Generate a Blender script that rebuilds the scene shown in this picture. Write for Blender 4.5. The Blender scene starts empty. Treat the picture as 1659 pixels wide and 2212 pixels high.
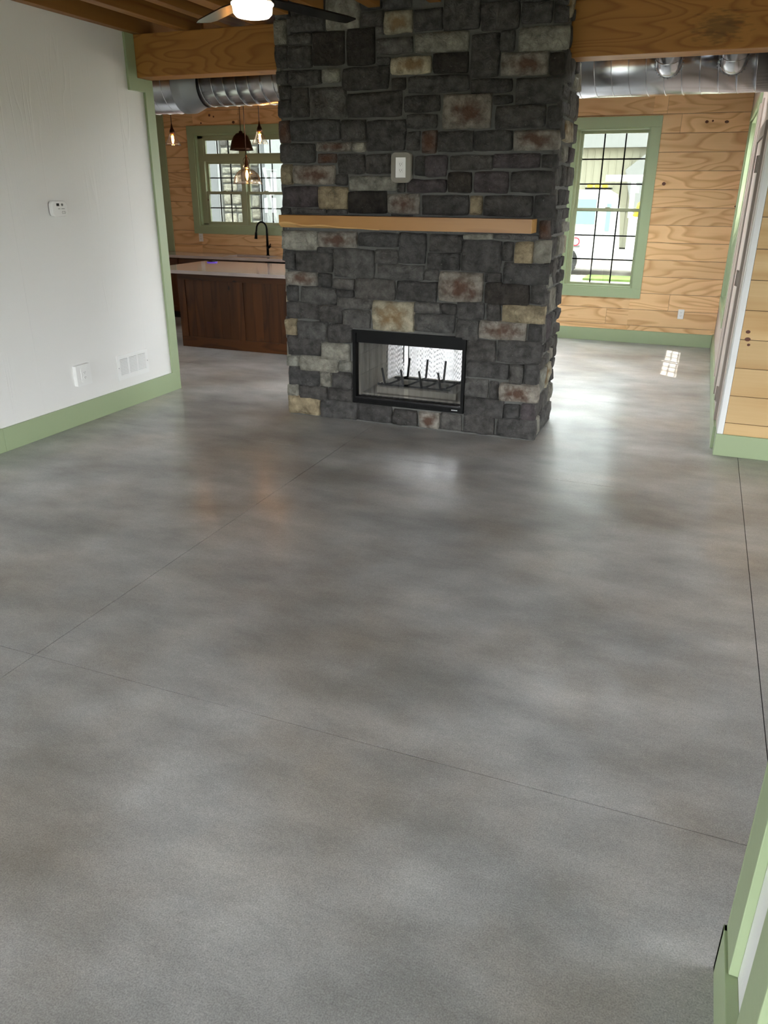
import bpy, bmesh, math, random
from mathutils import Vector, Matrix, noise
random.seed(7)
SC = bpy.context.scene
COL = SC.collection

# ------------------------------------------------------------------ camera
cd = bpy.data.cameras.new('camera'); cam = bpy.data.objects.new('camera', cd); COL.objects.link(cam)
cd.sensor_fit = 'VERTICAL'; cd.sensor_height = 36.0; cd.lens = 1661.0 * 36.0 / 2212.0
cd.clip_start = 0.02; cd.clip_end = 300
RT = Vector((0.93045815, 0.36634674, 0.00613979)); DN = Vector((0.14569281, -0.35455554, -0.92361463)); FW = Vector((-0.33618631, 0.86027928, -0.38327317))
m = Matrix.Identity(4)
for i in range(3):
    m[i][0] = RT[i]; m[i][1] = -DN[i]; m[i][2] = -FW[i]
m.translation = (0, 0, 1.78)
cam.matrix_world = m
SC.camera = cam

# ------------------------------------------------------------------ world, sun, exposure
SC.view_settings.view_transform = 'Standard'; SC.view_settings.look = 'None'
SC.view_settings.gamma = 1.0; SC.view_settings.use_curve_mapping = False
SC.view_settings.exposure = 1.45
w = bpy.data.worlds.new('sky'); SC.world = w; w.use_nodes = True
bg = w.node_tree.nodes['Background']; bg.inputs[0].default_value = (0.93, 0.97, 1.0, 1); bg.inputs[1].default_value = 7.0
sd = bpy.data.lights.new('sun', 'SUN'); sd.energy = 9.0; sd.angle = 0.009; sd.color = (1.0, 0.95, 0.86)
sun = bpy.data.objects.new('sun', sd); COL.objects.link(sun)
sun.rotation_euler = Vector((0.47, -0.33, 1.64)).to_track_quat('Z', 'Y').to_euler()
def portal(name, loc, normal, sx, sy):
    l = bpy.data.lights.new(name, 'AREA'); l.shape = 'RECTANGLE'; l.size = sx; l.size_y = sy; l.energy = 1
    l.cycles.is_portal = True
    o = bpy.data.objects.new(name, l); COL.objects.link(o); o.location = loc
    o.rotation_euler = Vector(normal).to_track_quat('-Z', 'Z').to_euler()
SC.cycles.max_bounces = 8; SC.cycles.diffuse_bounces = 5; SC.cycles.glossy_bounces = 3; SC.cycles.transparent_max_bounces = 16; SC.cycles.adaptive_threshold = .02
SC.cycles.sample_clamp_indirect = 6.0; SC.cycles.caustics_reflective = False; SC.cycles.caustics_refractive = False

# ------------------------------------------------------------------ materials
def new_mat(name):
    mt = bpy.data.materials.new(name); mt.use_nodes = True
    nt = mt.node_tree; b = nt.nodes['Principled BSDF']
    return mt, nt, b
def N(nt, t, **kw):
    n = nt.nodes.new(t)
    for k, v in kw.items(): setattr(n, k, v)
    return n
def rgb(c): return (c[0], c[1], c[2], 1.0)
def simple(name, col, rough=0.5, metal=0.0, bump=0.0, bscale=60.0, emit=None, estr=0.0, vary=0.0, spec=0.5):
    mt, nt, b = new_mat(name); L = nt.links.new
    b.inputs['Base Color'].default_value = rgb(col); b.inputs['Roughness'].default_value = rough
    b.inputs['Metallic'].default_value = metal; b.inputs['Specular IOR Level'].default_value = spec
    if emit: b.inputs['Emission Color'].default_value = rgb(emit); b.inputs['Emission Strength'].default_value = estr
    tc = N(nt, 'ShaderNodeTexCoord')
    if bump > 0:
        nz = N(nt, 'ShaderNodeTexNoise'); nz.inputs['Scale'].default_value = bscale; nz.inputs['Detail'].default_value = 4
        L(tc.outputs['Object'], nz.inputs['Vector'])
        bp = N(nt, 'ShaderNodeBump'); bp.inputs['Strength'].default_value = bump; bp.inputs['Distance'].default_value = 0.01
        L(nz.outputs[0], bp.inputs['Height']); L(bp.outputs[0], b.inputs['Normal'])
    if vary > 0:
        n2 = N(nt, 'ShaderNodeTexNoise'); n2.inputs['Scale'].default_value = 3.0; n2.inputs['Detail'].default_value = 5
        L(tc.outputs['Object'], n2.inputs['Vector'])
        mr = N(nt, 'ShaderNodeMapRange'); mr.inputs[1].default_value = .3; mr.inputs[2].default_value = .7
        mr.inputs[3].default_value = 1 - vary; mr.inputs[4].default_value = 1 + vary
        L(n2.outputs[0], mr.inputs[0])
        mx = N(nt, 'ShaderNodeMix', data_type='RGBA', blend_type='MULTIPLY'); mx.inputs[0].default_value = 1
        mx.inputs[6].default_value = rgb(col); L(mr.outputs[0], mx.inputs[7]); L(mx.outputs[2], b.inputs['Base Color'])
    return mt

def wood(name, light, dark, axis='X', rough=0.45, rings=9.0, along=0.55, across=5.0, knots=0.6, streak=0.25, vary=0.12, kscale=2.2):
    """sawn softwood: contour lines of a stretched noise field make the cathedral grain"""
    mt, nt, b = new_mat(name); L = nt.links.new
    tc = N(nt, 'ShaderNodeTexCoord'); oi = N(nt, 'ShaderNodeObjectInfo')
    off = N(nt, 'ShaderNodeVectorMath', operation='SCALE'); off.inputs[0].default_value = (31.7, 57.3, 83.9); L(oi.outputs['Random'], off.inputs['Scale'])
    ad = N(nt, 'ShaderNodeVectorMath', operation='ADD'); L(tc.outputs['Object'], ad.inputs[0]); L(off.outputs[0], ad.inputs[1])
    sc = {'X': (along, across, across), 'Y': (across, along, across), 'Z': (across, across, along)}[axis]
    mp = N(nt, 'ShaderNodeMapping'); mp.inputs['Scale'].default_value = sc; L(ad.outputs[0], mp.inputs[0])
    nz = N(nt, 'ShaderNodeTexNoise'); nz.inputs['Scale'].default_value = 1.0; nz.inputs['Detail'].default_value = 1.2; nz.inputs['Distortion'].default_value = 0.35
    L(mp.outputs[0], nz.inputs['Vector'])
    mu = N(nt, 'ShaderNodeMath', operation='MULTIPLY'); mu.inputs[1].default_value = rings; L(nz.outputs[0], mu.inputs[0])
    fr = N(nt, 'ShaderNodeMath', operation='FRACT'); L(mu.outputs[0], fr.inputs[0])
    rp = N(nt, 'ShaderNodeValToRGB'); e = rp.color_ramp.elements
    e[0].position = 0.0; e[0].color = (0, 0, 0, 1); e[1].position = 1.0; e[1].color = (0.1, .1, .1, 1)
    a = e.new(0.55); a.color = (0.22, .22, .22, 1); a = e.new(0.84); a.color = (1, 1, 1, 1)
    L(fr.outputs[0], rp.inputs[0])
    s2 = {'X': (1.5, 90, 90), 'Y': (90, 1.5, 90), 'Z': (90, 90, 1.5)}[axis]
    mp2 = N(nt, 'ShaderNodeMapping'); mp2.inputs['Scale'].default_value = s2; L(ad.outputs[0], mp2.inputs[0])
    n2 = N(nt, 'ShaderNodeTexNoise'); n2.inputs['Scale'].default_value = 1; n2.inputs['Detail'].default_value = 3; L(mp2.outputs[0], n2.inputs['Vector'])
    sm = N(nt, 'ShaderNodeMath', operation='MULTIPLY_ADD'); sm.inputs[1].default_value = streak; L(n2.outputs[0], sm.inputs[0])
    m5 = N(nt, 'ShaderNodeMath', operation='MULTIPLY'); m5.inputs[1].default_value = 0.62; L(rp.outputs[0], m5.inputs[0]); L(m5.outputs[0], sm.inputs[2])
    mx = N(nt, 'ShaderNodeMix', data_type='RGBA'); mx.inputs[6].default_value = rgb(light); mx.inputs[7].default_value = rgb(dark); L(sm.outputs[0], mx.inputs[0])
    # knots
    s3 = {'X': (kscale, kscale * 1.9, kscale * 1.9), 'Y': (kscale * 1.9, kscale, kscale * 1.9), 'Z': (kscale * 1.9, kscale * 1.9, kscale)}[axis]
    mp3 = N(nt, 'ShaderNodeMapping'); mp3.inputs['Scale'].default_value = s3; L(ad.outputs[0], mp3.inputs[0])
    vo = N(nt, 'ShaderNodeTexVoronoi'); vo.inputs['Scale'].default_value = 1.0; L(mp3.outputs[0], vo.inputs['Vector'])
    sp = N(nt, 'ShaderNodeSeparateColor'); L(vo.outputs['Color'], sp.inputs[0])
    gt = N(nt, 'ShaderNodeMath', operation='GREATER_THAN'); gt.inputs[1].default_value = 1 - knots; L(sp.outputs[0], gt.inputs[0])
    kr = N(nt, 'ShaderNodeMapRange'); kr.inputs[1].default_value = 0.045; kr.inputs[2].default_value = 0.10; kr.inputs[3].default_value = 1; kr.inputs[4].default_value = 0
    L(vo.outputs['Distance'], kr.inputs[0])
    km = N(nt, 'ShaderNodeMath', operation='MULTIPLY'); L(gt.outputs[0], km.inputs[0]); L(kr.outputs[0], km.inputs[1])
    mk_ = N(nt, 'ShaderNodeMix', data_type='RGBA'); mk_.inputs[7].default_value = (dark[0] * .25, dark[1] * .18, dark[2] * .15, 1)
    L(km.outputs[0], mk_.inputs[0]); L(mx.outputs[2], mk_.inputs[6])
    # piece to piece tone
    mr = N(nt, 'ShaderNodeMapRange'); mr.inputs[3].default_value = 1 - vary; mr.inputs[4].default_value = 1 + vary * .6; L(oi.outputs['Random'], mr.inputs[0])
    m2 = N(nt, 'ShaderNodeMix', data_type='RGBA', blend_type='MULTIPLY'); m2.inputs[0].default_value = 1
    L(mk_.outputs[2], m2.inputs[6]); L(mr.outputs[0], m2.inputs[7]); L(m2.outputs[2], b.inputs['Base Color'])
    b.inputs['Roughness'].default_value = rough; b.inputs['Specular IOR Level'].default_value = .35
    bp = N(nt, 'ShaderNodeBump'); bp.inputs['Strength'].default_value = .25; bp.inputs['Distance'].default_value = .002
    L(sm.outputs[0], bp.inputs['Height']); L(bp.outputs[0], b.inputs['Normal'])
    return mt

def stone_mat(name, stain=None):
    """cultured ledge stone: object colour, cleft relief, pale flecks, optional iron / ochre stain in its middle"""
    mt, nt, b = new_mat(name); L = nt.links.new
    tc = N(nt, 'ShaderNodeTexCoord'); oi = N(nt, 'ShaderNodeObjectInfo')
    off = N(nt, 'ShaderNodeVectorMath', operation='SCALE'); off.inputs[0].default_value = (13.7, 47.3, 23.9); L(oi.outputs['Random'], off.inputs['Scale'])
    ad = N(nt, 'ShaderNodeVectorMath', operation='ADD'); L(tc.outputs['Object'], ad.inputs[0]); L(off.outputs[0], ad.inputs[1])
    n1 = N(nt, 'ShaderNodeTexNoise'); n1.inputs['Scale'].default_value = 14; n1.inputs['Detail'].default_value = 8; n1.inputs['Roughness'].default_value = .6; L(ad.outputs[0], n1.inputs['Vector'])
    mr = N(nt, 'ShaderNodeMapRange'); mr.inputs[1].default_value = .3; mr.inputs[2].default_value = .72; mr.inputs[3].default_value = .55; mr.inputs[4].default_value = 1.65; L(n1.outputs[0], mr.inputs[0])
    mx = N(nt, 'ShaderNodeMix', data_type='RGBA', blend_type='MULTIPLY'); mx.inputs[0].default_value = 1; L(oi.outputs['Color'], mx.inputs[6]); L(mr.outputs[0], mx.inputs[7])
    cur = mx.outputs[2]
    if stain:
        sb = N(nt, 'ShaderNodeVectorMath', operation='SUBTRACT'); sb.inputs[1].default_value = (.52, .5, .5); L(tc.outputs['Generated'], sb.inputs[0])
        n3 = N(nt, 'ShaderNodeTexNoise'); n3.inputs['Scale'].default_value = 14; n3.inputs['Detail'].default_value = 4; L(ad.outputs[0], n3.inputs['Vector'])
        n3s = N(nt, 'ShaderNodeMath', operation='MULTIPLY_ADD'); n3s.inputs[1].default_value = .8; n3s.inputs[2].default_value = -.4; L(n3.outputs[0], n3s.inputs[0])
        nm = N(nt, 'ShaderNodeVectorMath', operation='MULTIPLY'); nm.inputs[1].default_value = (1, .0, 1.0); L(sb.outputs[0], nm.inputs[0])
        ln = N(nt, 'ShaderNodeVectorMath', operation='LENGTH'); L(nm.outputs[0], ln.inputs[0])
        a2 = N(nt, 'ShaderNodeMath', operation='ADD'); L(ln.outputs['Value'], a2.inputs[0]); L(n3s.outputs[0], a2.inputs[1])
        m3 = N(nt, 'ShaderNodeMapRange'); m3.inputs[1].default_value = .12; m3.inputs[2].default_value = .42; m3.inputs[3].default_value = .85; m3.inputs[4].default_value = 0; L(a2.outputs[0], m3.inputs[0])
        mm = N(nt, 'ShaderNodeMix', data_type='RGBA'); mm.inputs[7].default_value = rgb(stain); L(m3.outputs[0], mm.inputs[0]); L(cur, mm.inputs[6]); cur = mm.outputs[2]
    vo = N(nt, 'ShaderNodeTexNoise'); vo.inputs['Scale'].default_value = 75; vo.inputs['Detail'].default_value = 2; L(ad.outputs[0], vo.inputs['Vector'])
    fm = N(nt, 'ShaderNodeMapRange'); fm.inputs[1].default_value = .70; fm.inputs[2].default_value = .76; fm.inputs[3].default_value = 0; fm.inputs[4].default_value = .5; L(vo.outputs[0], fm.inputs[0])
    fl = N(nt, 'ShaderNodeMix', data_type='RGBA'); fl.inputs[7].default_value = (.32, .31, .28, 1); L(fm.outputs[0], fl.inputs[0]); L(cur, fl.inputs[6])
    L(fl.outputs[2], b.inputs['Base Color'])
    b.inputs['Roughness'].default_value = .8; b.inputs['Specular IOR Level'].default_value = .25
    mu = N(nt, 'ShaderNodeTexNoise'); mu.inputs['Scale'].default_value = 22; mu.inputs['Detail'].default_value = 7; mu.inputs['Roughness'].default_value = .65; mu.inputs['Distortion'].default_value = 1.2; L(ad.outputs[0], mu.inputs['Vector'])
    bp = N(nt, 'ShaderNodeBump'); bp.inputs['Strength'].default_value = 1.0; bp.inputs['Distance'].default_value = .035
    L(mu.outputs[0], bp.inputs['Height']); L(bp.outputs[0], b.inputs['Normal'])
    return mt

def concrete():
    mt, nt, b = new_mat('polished_concrete'); L = nt.links.new
    g = N(nt, 'ShaderNodeNewGeometry')
    def nz(s, d=4, r=.5, dist=0, stretch=None):
        n = N(nt, 'ShaderNodeTexNoise'); n.inputs['Scale'].default_value = s; n.inputs['Detail'].default_value = d; n.inputs['Roughness'].default_value = r; n.inputs['Distortion'].default_value = dist
        if stretch:
            mp = N(nt, 'ShaderNodeMapping'); mp.inputs['Scale'].default_value = stretch; L(g.outputs['Position'], mp.inputs[0]); L(mp.outputs[0], n.inputs['Vector'])
        else: L(g.outputs['Position'], n.inputs['Vector'])
        return n
    def rng(n, a, c, lo, hi, o=0):
        mr = N(nt, 'ShaderNodeMapRange'); mr.inputs[1].default_value = a; mr.inputs[2].default_value = c; mr.inputs[3].default_value = lo; mr.inputs[4].default_value = hi
        L(n.outputs[o], mr.inputs[0]); return mr
    a = rng(nz(1.15, 2.5, .5, .0, (1, 1.6, 1)), .30, .70, .70, 1.24)
    c = rng(nz(3.8, 7, .62, .0, (.8, 1.4, 1)), .3, .7, .80, 1.19)
    d = rng(nz(230, 2), .3, .7, .76, 1.24)
    d2 = rng(nz(60, 3), .3, .7, .93, 1.07)
    p1 = N(nt, 'ShaderNodeMath', operation='MULTIPLY'); L(a.outputs[0], p1.inputs[0]); L(c.outputs[0], p1.inputs[1])
    p2 = N(nt, 'ShaderNodeMath', operation='MULTIPLY'); L(p1.outputs[0], p2.inputs[0]); L(d.outputs[0], p2.inputs[1])
    p3 = N(nt, 'ShaderNodeMath', operation='MULTIPLY'); L(p2.outputs[0], p3.inputs[0]); L(d2.outputs[0], p3.inputs[1])
    # warm brownish patches against cool grey
    wm = rng(nz(1.4, 3, .5, .0), .42, .72, 0, 1)
    cc = N(nt, 'ShaderNodeMix', data_type='RGBA'); cc.inputs[6].default_value = FLOOR_COOL; cc.inputs[7].default_value = FLOOR_WARM; L(wm.outputs[0], cc.inputs[0])
    mx = N(nt, 'ShaderNodeMix', data_type='RGBA', blend_type='MULTIPLY'); mx.inputs[0].default_value = 1; L(cc.outputs[2], mx.inputs[6]); L(p3.outputs[0], mx.inputs[7])
    # pale aggregate flecks
    fk = rng(nz(34, 2), .745, .77, 0, .35)
    fl = N(nt, 'ShaderNodeMix', data_type='RGBA'); fl.inputs[7].default_value = (.5, .5, .48, 1); L(fk.outputs[0], fl.inputs[0]); L(mx.outputs[2], fl.inputs[6])
    L(fl.outputs[2], b.inputs['Base Color'])
    b.inputs['Coat Weight'].default_value = .35; b.inputs['Coat IOR'].default_value = 1.5
    cr = rng(nz(3.1, 4, .6), .3, .7, .15, .24); L(cr.outputs[0], b.inputs['Coat Roughness'])
    ro = rng(nz(2.2, 4, .6), .3, .7, .36, .48); L(ro.outputs[0], b.inputs['Roughness'])
    b.inputs['Specular IOR Level'].default_value = .5
    bp = N(nt, 'ShaderNodeBump'); bp.inputs['Strength'].default_value = .06; bp.inputs['Distance'].default_value = .002
    L(nz(45, 3).outputs[0], bp.inputs['Height']); L(bp.outputs[0], b.inputs['Normal'])
    return mt

def painted_panel():
    """white paint over plywood siding: raised vertical grain"""
    mt, nt, b = new_mat('white_painted_panel'); L = nt.links.new
    g = N(nt, 'ShaderNodeNewGeometry')
    mp = N(nt, 'ShaderNodeMapping'); mp.inputs['Scale'].default_value = (1, 5.5, .5); L(g.outputs['Position'], mp.inputs[0])
    n = N(nt, 'ShaderNodeTexNoise'); n.inputs['Scale'].default_value = 1; n.inputs['Detail'].default_value = 1.5; n.inputs['Distortion'].default_value = .3; L(mp.outputs[0], n.inputs['Vector'])
    mu = N(nt, 'ShaderNodeMath', operation='MULTIPLY'); mu.inputs[1].default_value = 9; L(n.outputs[0], mu.inputs[0])
    fr = N(nt, 'ShaderNodeMath', operation='PINGPONG'); fr.inputs[1].default_value = .5; L(mu.outputs[0], fr.inputs[0])
    pw = N(nt, 'ShaderNodeMath', operation='POWER'); pw.inputs[1].default_value = 6; 
    m2 = N(nt, 'ShaderNodeMath', operation='MULTIPLY'); m2.inputs[1].default_value = 2; L(fr.outputs[0], m2.inputs[0]); L(m2.outputs[0], pw.inputs[0])
    mp2 = N(nt, 'ShaderNodeMapping'); mp2.inputs['Scale'].default_value = (1, 2.2, .9); L(g.outputs['Position'], mp2.inputs[0])
    nb = N(nt, 'ShaderNodeTexNoise'); nb.inputs['Scale'].default_value = 1; nb.inputs['Detail'].default_value = 2; L(mp2.outputs[0], nb.inputs['Vector'])
    mk_ = N(nt, 'ShaderNodeMapRange'); mk_.inputs[1].default_value = .48; mk_.inputs[2].default_value = .62; L(nb.outputs[0], mk_.inputs[0])
    ml = N(nt, 'ShaderNodeMath', operation='MULTIPLY'); L(pw.outputs[0], ml.inputs[0]); L(mk_.outputs[0], ml.inputs[1])
    nf = N(nt, 'ShaderNodeTexNoise'); nf.inputs['Scale'].default_value = 90; nf.inputs['Detail'].default_value = 4; L(g.outputs['Position'], nf.inputs['Vector'])
    ma = N(nt, 'ShaderNodeMath', operation='MULTIPLY_ADD'); ma.inputs[1].default_value = .18; L(nf.outputs[0], ma.inputs[0]); L(ml.outputs[0], ma.inputs[2])
    bp = N(nt, 'ShaderNodeBump'); bp.inputs['Strength'].default_value = .55; bp.inputs['Distance'].default_value = .004
    L(ma.outputs[0], bp.inputs['Height']); L(bp.outputs[0], b.inputs['Normal'])
    b.inputs['Base Color'].default_value = (.79, .785, .76, 1); b.inputs['Roughness'].default_value = .5
    return mt

def glass_mat(name='clear_glass', tint=(1, 1, 1), extra=0.0, rough=0.0):
    mt, nt, b = new_mat(name); L = nt.links.new; nt.nodes.remove(b)
    out = [n for n in nt.nodes if n.type == 'OUTPUT_MATERIAL'][0]
    t = N(nt, 'ShaderNodeBsdfTransparent'); t.inputs[0].default_value = rgb(tint)
    g = N(nt, 'ShaderNodeBsdfGlossy'); g.inputs['Roughness'].default_value = rough
    f = N(nt, 'ShaderNodeLayerWeight'); f.inputs[0].default_value = .5
    pw = N(nt, 'ShaderNodeMath', operation='POWER'); pw.inputs[1].default_value = 4.0; L(f.outputs['Facing'], pw.inputs[0])
    a = N(nt, 'ShaderNodeMath', operation='MULTIPLY_ADD'); a.inputs[1].default_value = .75; a.inputs[2].default_value = .04 + extra; L(pw.outputs[0], a.inputs[0])
    mx = N(nt, 'ShaderNodeMixShader'); L(a.outputs[0], mx.inputs[0]); L(t.outputs[0], mx.inputs[1]); L(g.outputs[0], mx.inputs[2]); L(mx.outputs[0], out.inputs[0])
    return mt

def mesh_mat(name, col, scale, cover):
    """woven wire: thin opaque wires, open between, zig-zag chain weave"""
    mt, nt, b = new_mat(name); L = nt.links.new
    out = [n for n in nt.nodes if n.type == 'OUTPUT_MATERIAL'][0]
    tc = N(nt, 'ShaderNodeTexCoord'); sx = N(nt, 'ShaderNodeSeparateXYZ'); L(tc.outputs['Object'], sx.inputs[0])
    zz = N(nt, 'ShaderNodeMath', operation='MULTIPLY'); zz.inputs[1].default_value = scale * .28; L(sx.outputs[0], zz.inputs[0])
    pp = N(nt, 'ShaderNodeMath', operation='PINGPONG'); pp.inputs[1].default_value = 1.0; L(zz.outputs[0], pp.inputs[0])
    s = N(nt, 'ShaderNodeMath', operation='MULTIPLY'); s.inputs[1].default_value = scale; L(sx.outputs[2], s.inputs[0])
    p3 = N(nt, 'ShaderNodeMath', operation='MULTIPLY_ADD'); p3.inputs[1].default_value = 2.0; L(pp.outputs[0], p3.inputs[0]); L(s.outputs[0], p3.inputs[2])
    fr = N(nt, 'ShaderNodeMath', operation='FRACT'); L(p3.outputs[0], fr.inputs[0])
    lt = N(nt, 'ShaderNodeMath', operation='LESS_THAN'); lt.inputs[1].default_value = cover; L(fr.outputs[0], lt.inputs[0])
    t = N(nt, 'ShaderNodeBsdfTransparent'); mx = N(nt, 'ShaderNodeMixShader')
    b.inputs['Base Color'].default_value = rgb(col); b.inputs['Roughness'].default_value = .45; b.inputs['Metallic'].default_value = .3
    L(lt.outputs[0], mx.inputs[0]); L(t.outputs[0], mx.inputs[1]); L(b.outputs[0], mx.inputs[2]); L(mx.outputs[0], out.inputs[0])
    return mt

FLOOR_COOL = (.385, .387, .38, 1); FLOOR_WARM = (.335, .305, .27, 1)
M = {}
M['floor'] = concrete()
M['joint'] = simple('joint_base', (.10, .10, .10), .9)  # dark base under the slabs, showing in the joints
M['panel'] = painted_panel()
M['white'] = simple('white_plastic', (.82, .82, .80), .35)
M['white_paint'] = simple('white_paint', (.78, .79, .78), .5, bump=.1)
M['cream'] = simple('pinkish_white_paint', (.60, .52, .47), .6)
M['green'] = simple('sage_green_paint', (.33, .405, .24), .42, bump=.08, bscale=40)
M['vinyl'] = simple('olive_green_sash', (.33, .36, .22), .38)
M['black'] = simple('black_metal', (.004, .004, .004), .5, spec=.12)
M['gloss_black'] = simple('gloss_black', (.01, .01, .011), .18)
M['dark'] = simple('dark_void', (.01, .01, .01), .9)
M['pine'] = wood('pine_board', (.86, .575, .30), (.52, .265, .10), 'X', .42, rings=9, along=.9, across=4.4, knots=.13, streak=.22, vary=.10)
M['pine2'] = wood('clear_pine_board', (.66, .47, .24), (.50, .30, .12), 'X', .42, rings=4, along=.3, across=3.0, knots=.10, streak=.4, vary=.08)
M['fir'] = wood('fir_beam', (.43, .20, .048), (.24, .085, .018), 'X', .5, rings=15, along=.9, across=4.5, knots=.35, streak=.25, vary=.05, kscale=1.6)
M['fir_scuffed'] = wood('fir_beam_scuffed', (.43, .20, .048), (.24, .085, .018), 'X', .5, rings=15, along=.9, across=4.5, knots=.5, streak=.25, vary=.05, kscale=1.6)
def scuff(mt, c, r):
    nt = mt.node_tree; L = nt.links.new; b = nt.nodes['Principled BSDF']; src = b.inputs['Base Color'].links[0].from_socket
    g = N(nt, 'ShaderNodeNewGeometry'); sb = N(nt, 'ShaderNodeVectorMath', operation='SUBTRACT'); sb.inputs[1].default_value = c; L(g.outputs['Position'], sb.inputs[0])
    dv = N(nt, 'ShaderNodeVectorMath', operation='DIVIDE'); dv.inputs[1].default_value = r; L(sb.outputs[0], dv.inputs[0]); ln = N(nt, 'ShaderNodeVectorMath', operation='LENGTH'); L(dv.outputs[0], ln.inputs[0])
    mp = N(nt, 'ShaderNodeMapping'); mp.inputs['Scale'].default_value = (14, 14, 60); L(g.outputs['Position'], mp.inputs[0]); nz = N(nt, 'ShaderNodeTexNoise'); nz.inputs['Scale'].default_value = 1; nz.inputs['Detail'].default_value = 5; L(mp.outputs[0], nz.inputs['Vector'])
    a = N(nt, 'ShaderNodeMath', operation='MULTIPLY_ADD'); a.inputs[1].default_value = -2.2; L(nz.outputs[0], a.inputs[0]); L(ln.outputs['Value'], a.inputs[2])
    mr = N(nt, 'ShaderNodeMapRange'); mr.inputs[1].default_value = -.75; mr.inputs[2].default_value = -.25; mr.inputs[3].default_value = .5; mr.inputs[4].default_value = 0; L(a.outputs[0], mr.inputs[0])
    mx = N(nt, 'ShaderNodeMix', data_type='RGBA'); mx.inputs[7].default_value = (.045, .035, .015, 1); L(mr.outputs[0], mx.inputs[0]); L(src, mx.inputs[6]); L(mx.outputs[2], b.inputs['Base Color'])
scuff(M['fir_scuffed'], (-.10, 6.0, 2.755), (.20, .3, .12))
M['firY'] = wood('fir_joist', (.36, .165, .04), (.22, .08, .017), 'Y', .5, rings=6, along=.35, across=3.6, knots=.2, streak=.3, vary=.2)
M['deck'] = wood('ceiling_plank', (.10, .045, .016), (.06, .025, .008), 'X', .6, rings=6, along=.35, across=3.6, knots=.2, streak=.3, vary=.25)
M['mantel'] = wood('mantel_wood', (.40, .195, .048), (.27, .11, .024), 'X', .35, rings=7, along=.5, across=5, knots=.0, streak=.2, vary=0)
M['sapwood'] = wood('pale_sapwood', (.62, .38, .14), (.45, .22, .07), 'X', .4, rings=8, along=.8, across=12, knots=0, streak=.2, vary=0)
M['alder'] = wood('dark_alder', (.095, .031, .006), (.038, .011, .002), 'Z', .38, rings=4, along=.7, across=6, knots=.45, streak=.35, vary=.25, kscale=2.5)
M['alderX'] = wood('dark_alder_rail', (.095, .031, .006), (.038, .011, .002), 'X', .38, rings=4, along=.7, across=6, knots=.3, streak=.35, vary=.25, kscale=2.5)
M['quartz'] = simple('pale_countertop', (.46, .39, .36), .12, vary=.12)
M['steel'] = simple('galvanised_steel', (.56, .57, .59), .24, metal=1.0, bump=.06, bscale=9, vary=.12)
M['steel_dark'] = simple('dull_galvanised_band', (.30, .32, .34), .5, metal=.7)
M['stone'] = stone_mat('ledge_stone')
M['rust'] = stone_mat('iron_stained_stone', (.12, .058, .036))
M['ochre'] = stone_mat('ochre_stained_stone', (.27, .17, .075))
M['mortar'] = simple('grey_mortar', (.125, .124, .115), .9, bump=.8, bscale=45, vary=.2)
M['glass'] = glass_mat()
M['glass_dim'] = glass_mat('dimming_glass', (.50, .52, .50))  # tint added to dim the bright view outdoors
def frost():
    mt, nt, b = new_mat('added_skylight_frost'); out = [n for n in nt.nodes if n.type == 'OUTPUT_MATERIAL'][0]; nt.nodes.remove(b)
    t = N(nt, 'ShaderNodeBsdfTranslucent'); t.inputs[0].default_value = (.9, .93, .95, 1); nt.links.new(t.outputs[0], out.inputs[0]); return mt
M['frost'] = frost()
M['shade_glass'] = glass_mat('lamp_glass', (1.0, .97, .93), .06)
M['dome_glass'] = glass_mat('dome_glass', (1.0, .94, .88), .14)
M['bulb_glass'] = glass_mat('bulb_glass', (1.0, .86, .6), .03)
M['bronze'] = simple('oil_rubbed_bronze', (.045, .018, .008), .3, metal=.6)
M['brass'] = simple('aged_brass', (.45, .28, .10), .35, metal=1)
M['filament'] = simple('glowing_filament', (1, .6, .2), .5, emit=(1.0, .50, .13), estr=30)
M['lampbowl'] = simple('lit_lamp_bowl', (1, .95, .85), .5, emit=(1.0, .86, .62), estr=2.5)
M['curtain'] = mesh_mat('chain_mesh', (.05, .05, .05), 260, .43)
M['screen'] = mesh_mat('insect_screen', (.03, .03, .03), 700, .75)
M['firebrick'] = simple('refractory_panel', (.42, .39, .33), .8, bump=.4, bscale=30, vary=.15)
M['taupe'] = simple('taupe_door_paint', (.30, .25, .215), .5)
M['outgrey'] = simple('grey_window_shade', (.17, .175, .185), .5)
M['outwhite'] = simple('white_siding', (.34, .35, .36), .6)
M['truck'] = simple('white_vehicle_paint', (.85, .85, .85), .25)
M['tint'] = simple('teal_tinted_glass', (.26, .40, .38), .15)
M['olive_wall'] = simple('beige_siding', (.34, .325, .245), .8)
M['eave_and_shadow'] = simple('grey_eave_and_shadow', (.24, .245, .24), .8)
M['yellow'] = simple('yellow_plastic', (.85, .60, .05), .5)
M['amber'] = simple('amber_lens', (.95, .55, .04), .3)
M['orange'] = simple('orange_paint', (.80, .30, .06), .5)
M['red'] = simple('red_paint', (.75, .04, .07), .4)
M['grass'] = simple('lawn', (.14, .21, .05), .9, bump=.8, bscale=30, vary=.3)
M['gravel'] = simple('gravel', (.34, .31, .27), .95, bump=.9, bscale=25, vary=.2)
M['soil'] = simple('dark_turf', (.10, .105, .08), .95, vary=.2)
M['rubber'] = simple('tyre_rubber', (.03, .03, .03), .8)
M['purple'] = simple('purple_glow', (.12, .05, .6), .3, emit=(.16, .07, .85), estr=.16)
M['sinksteel'] = simple('sink_steel', (.5, .5, .5), .3, metal=1)

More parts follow.
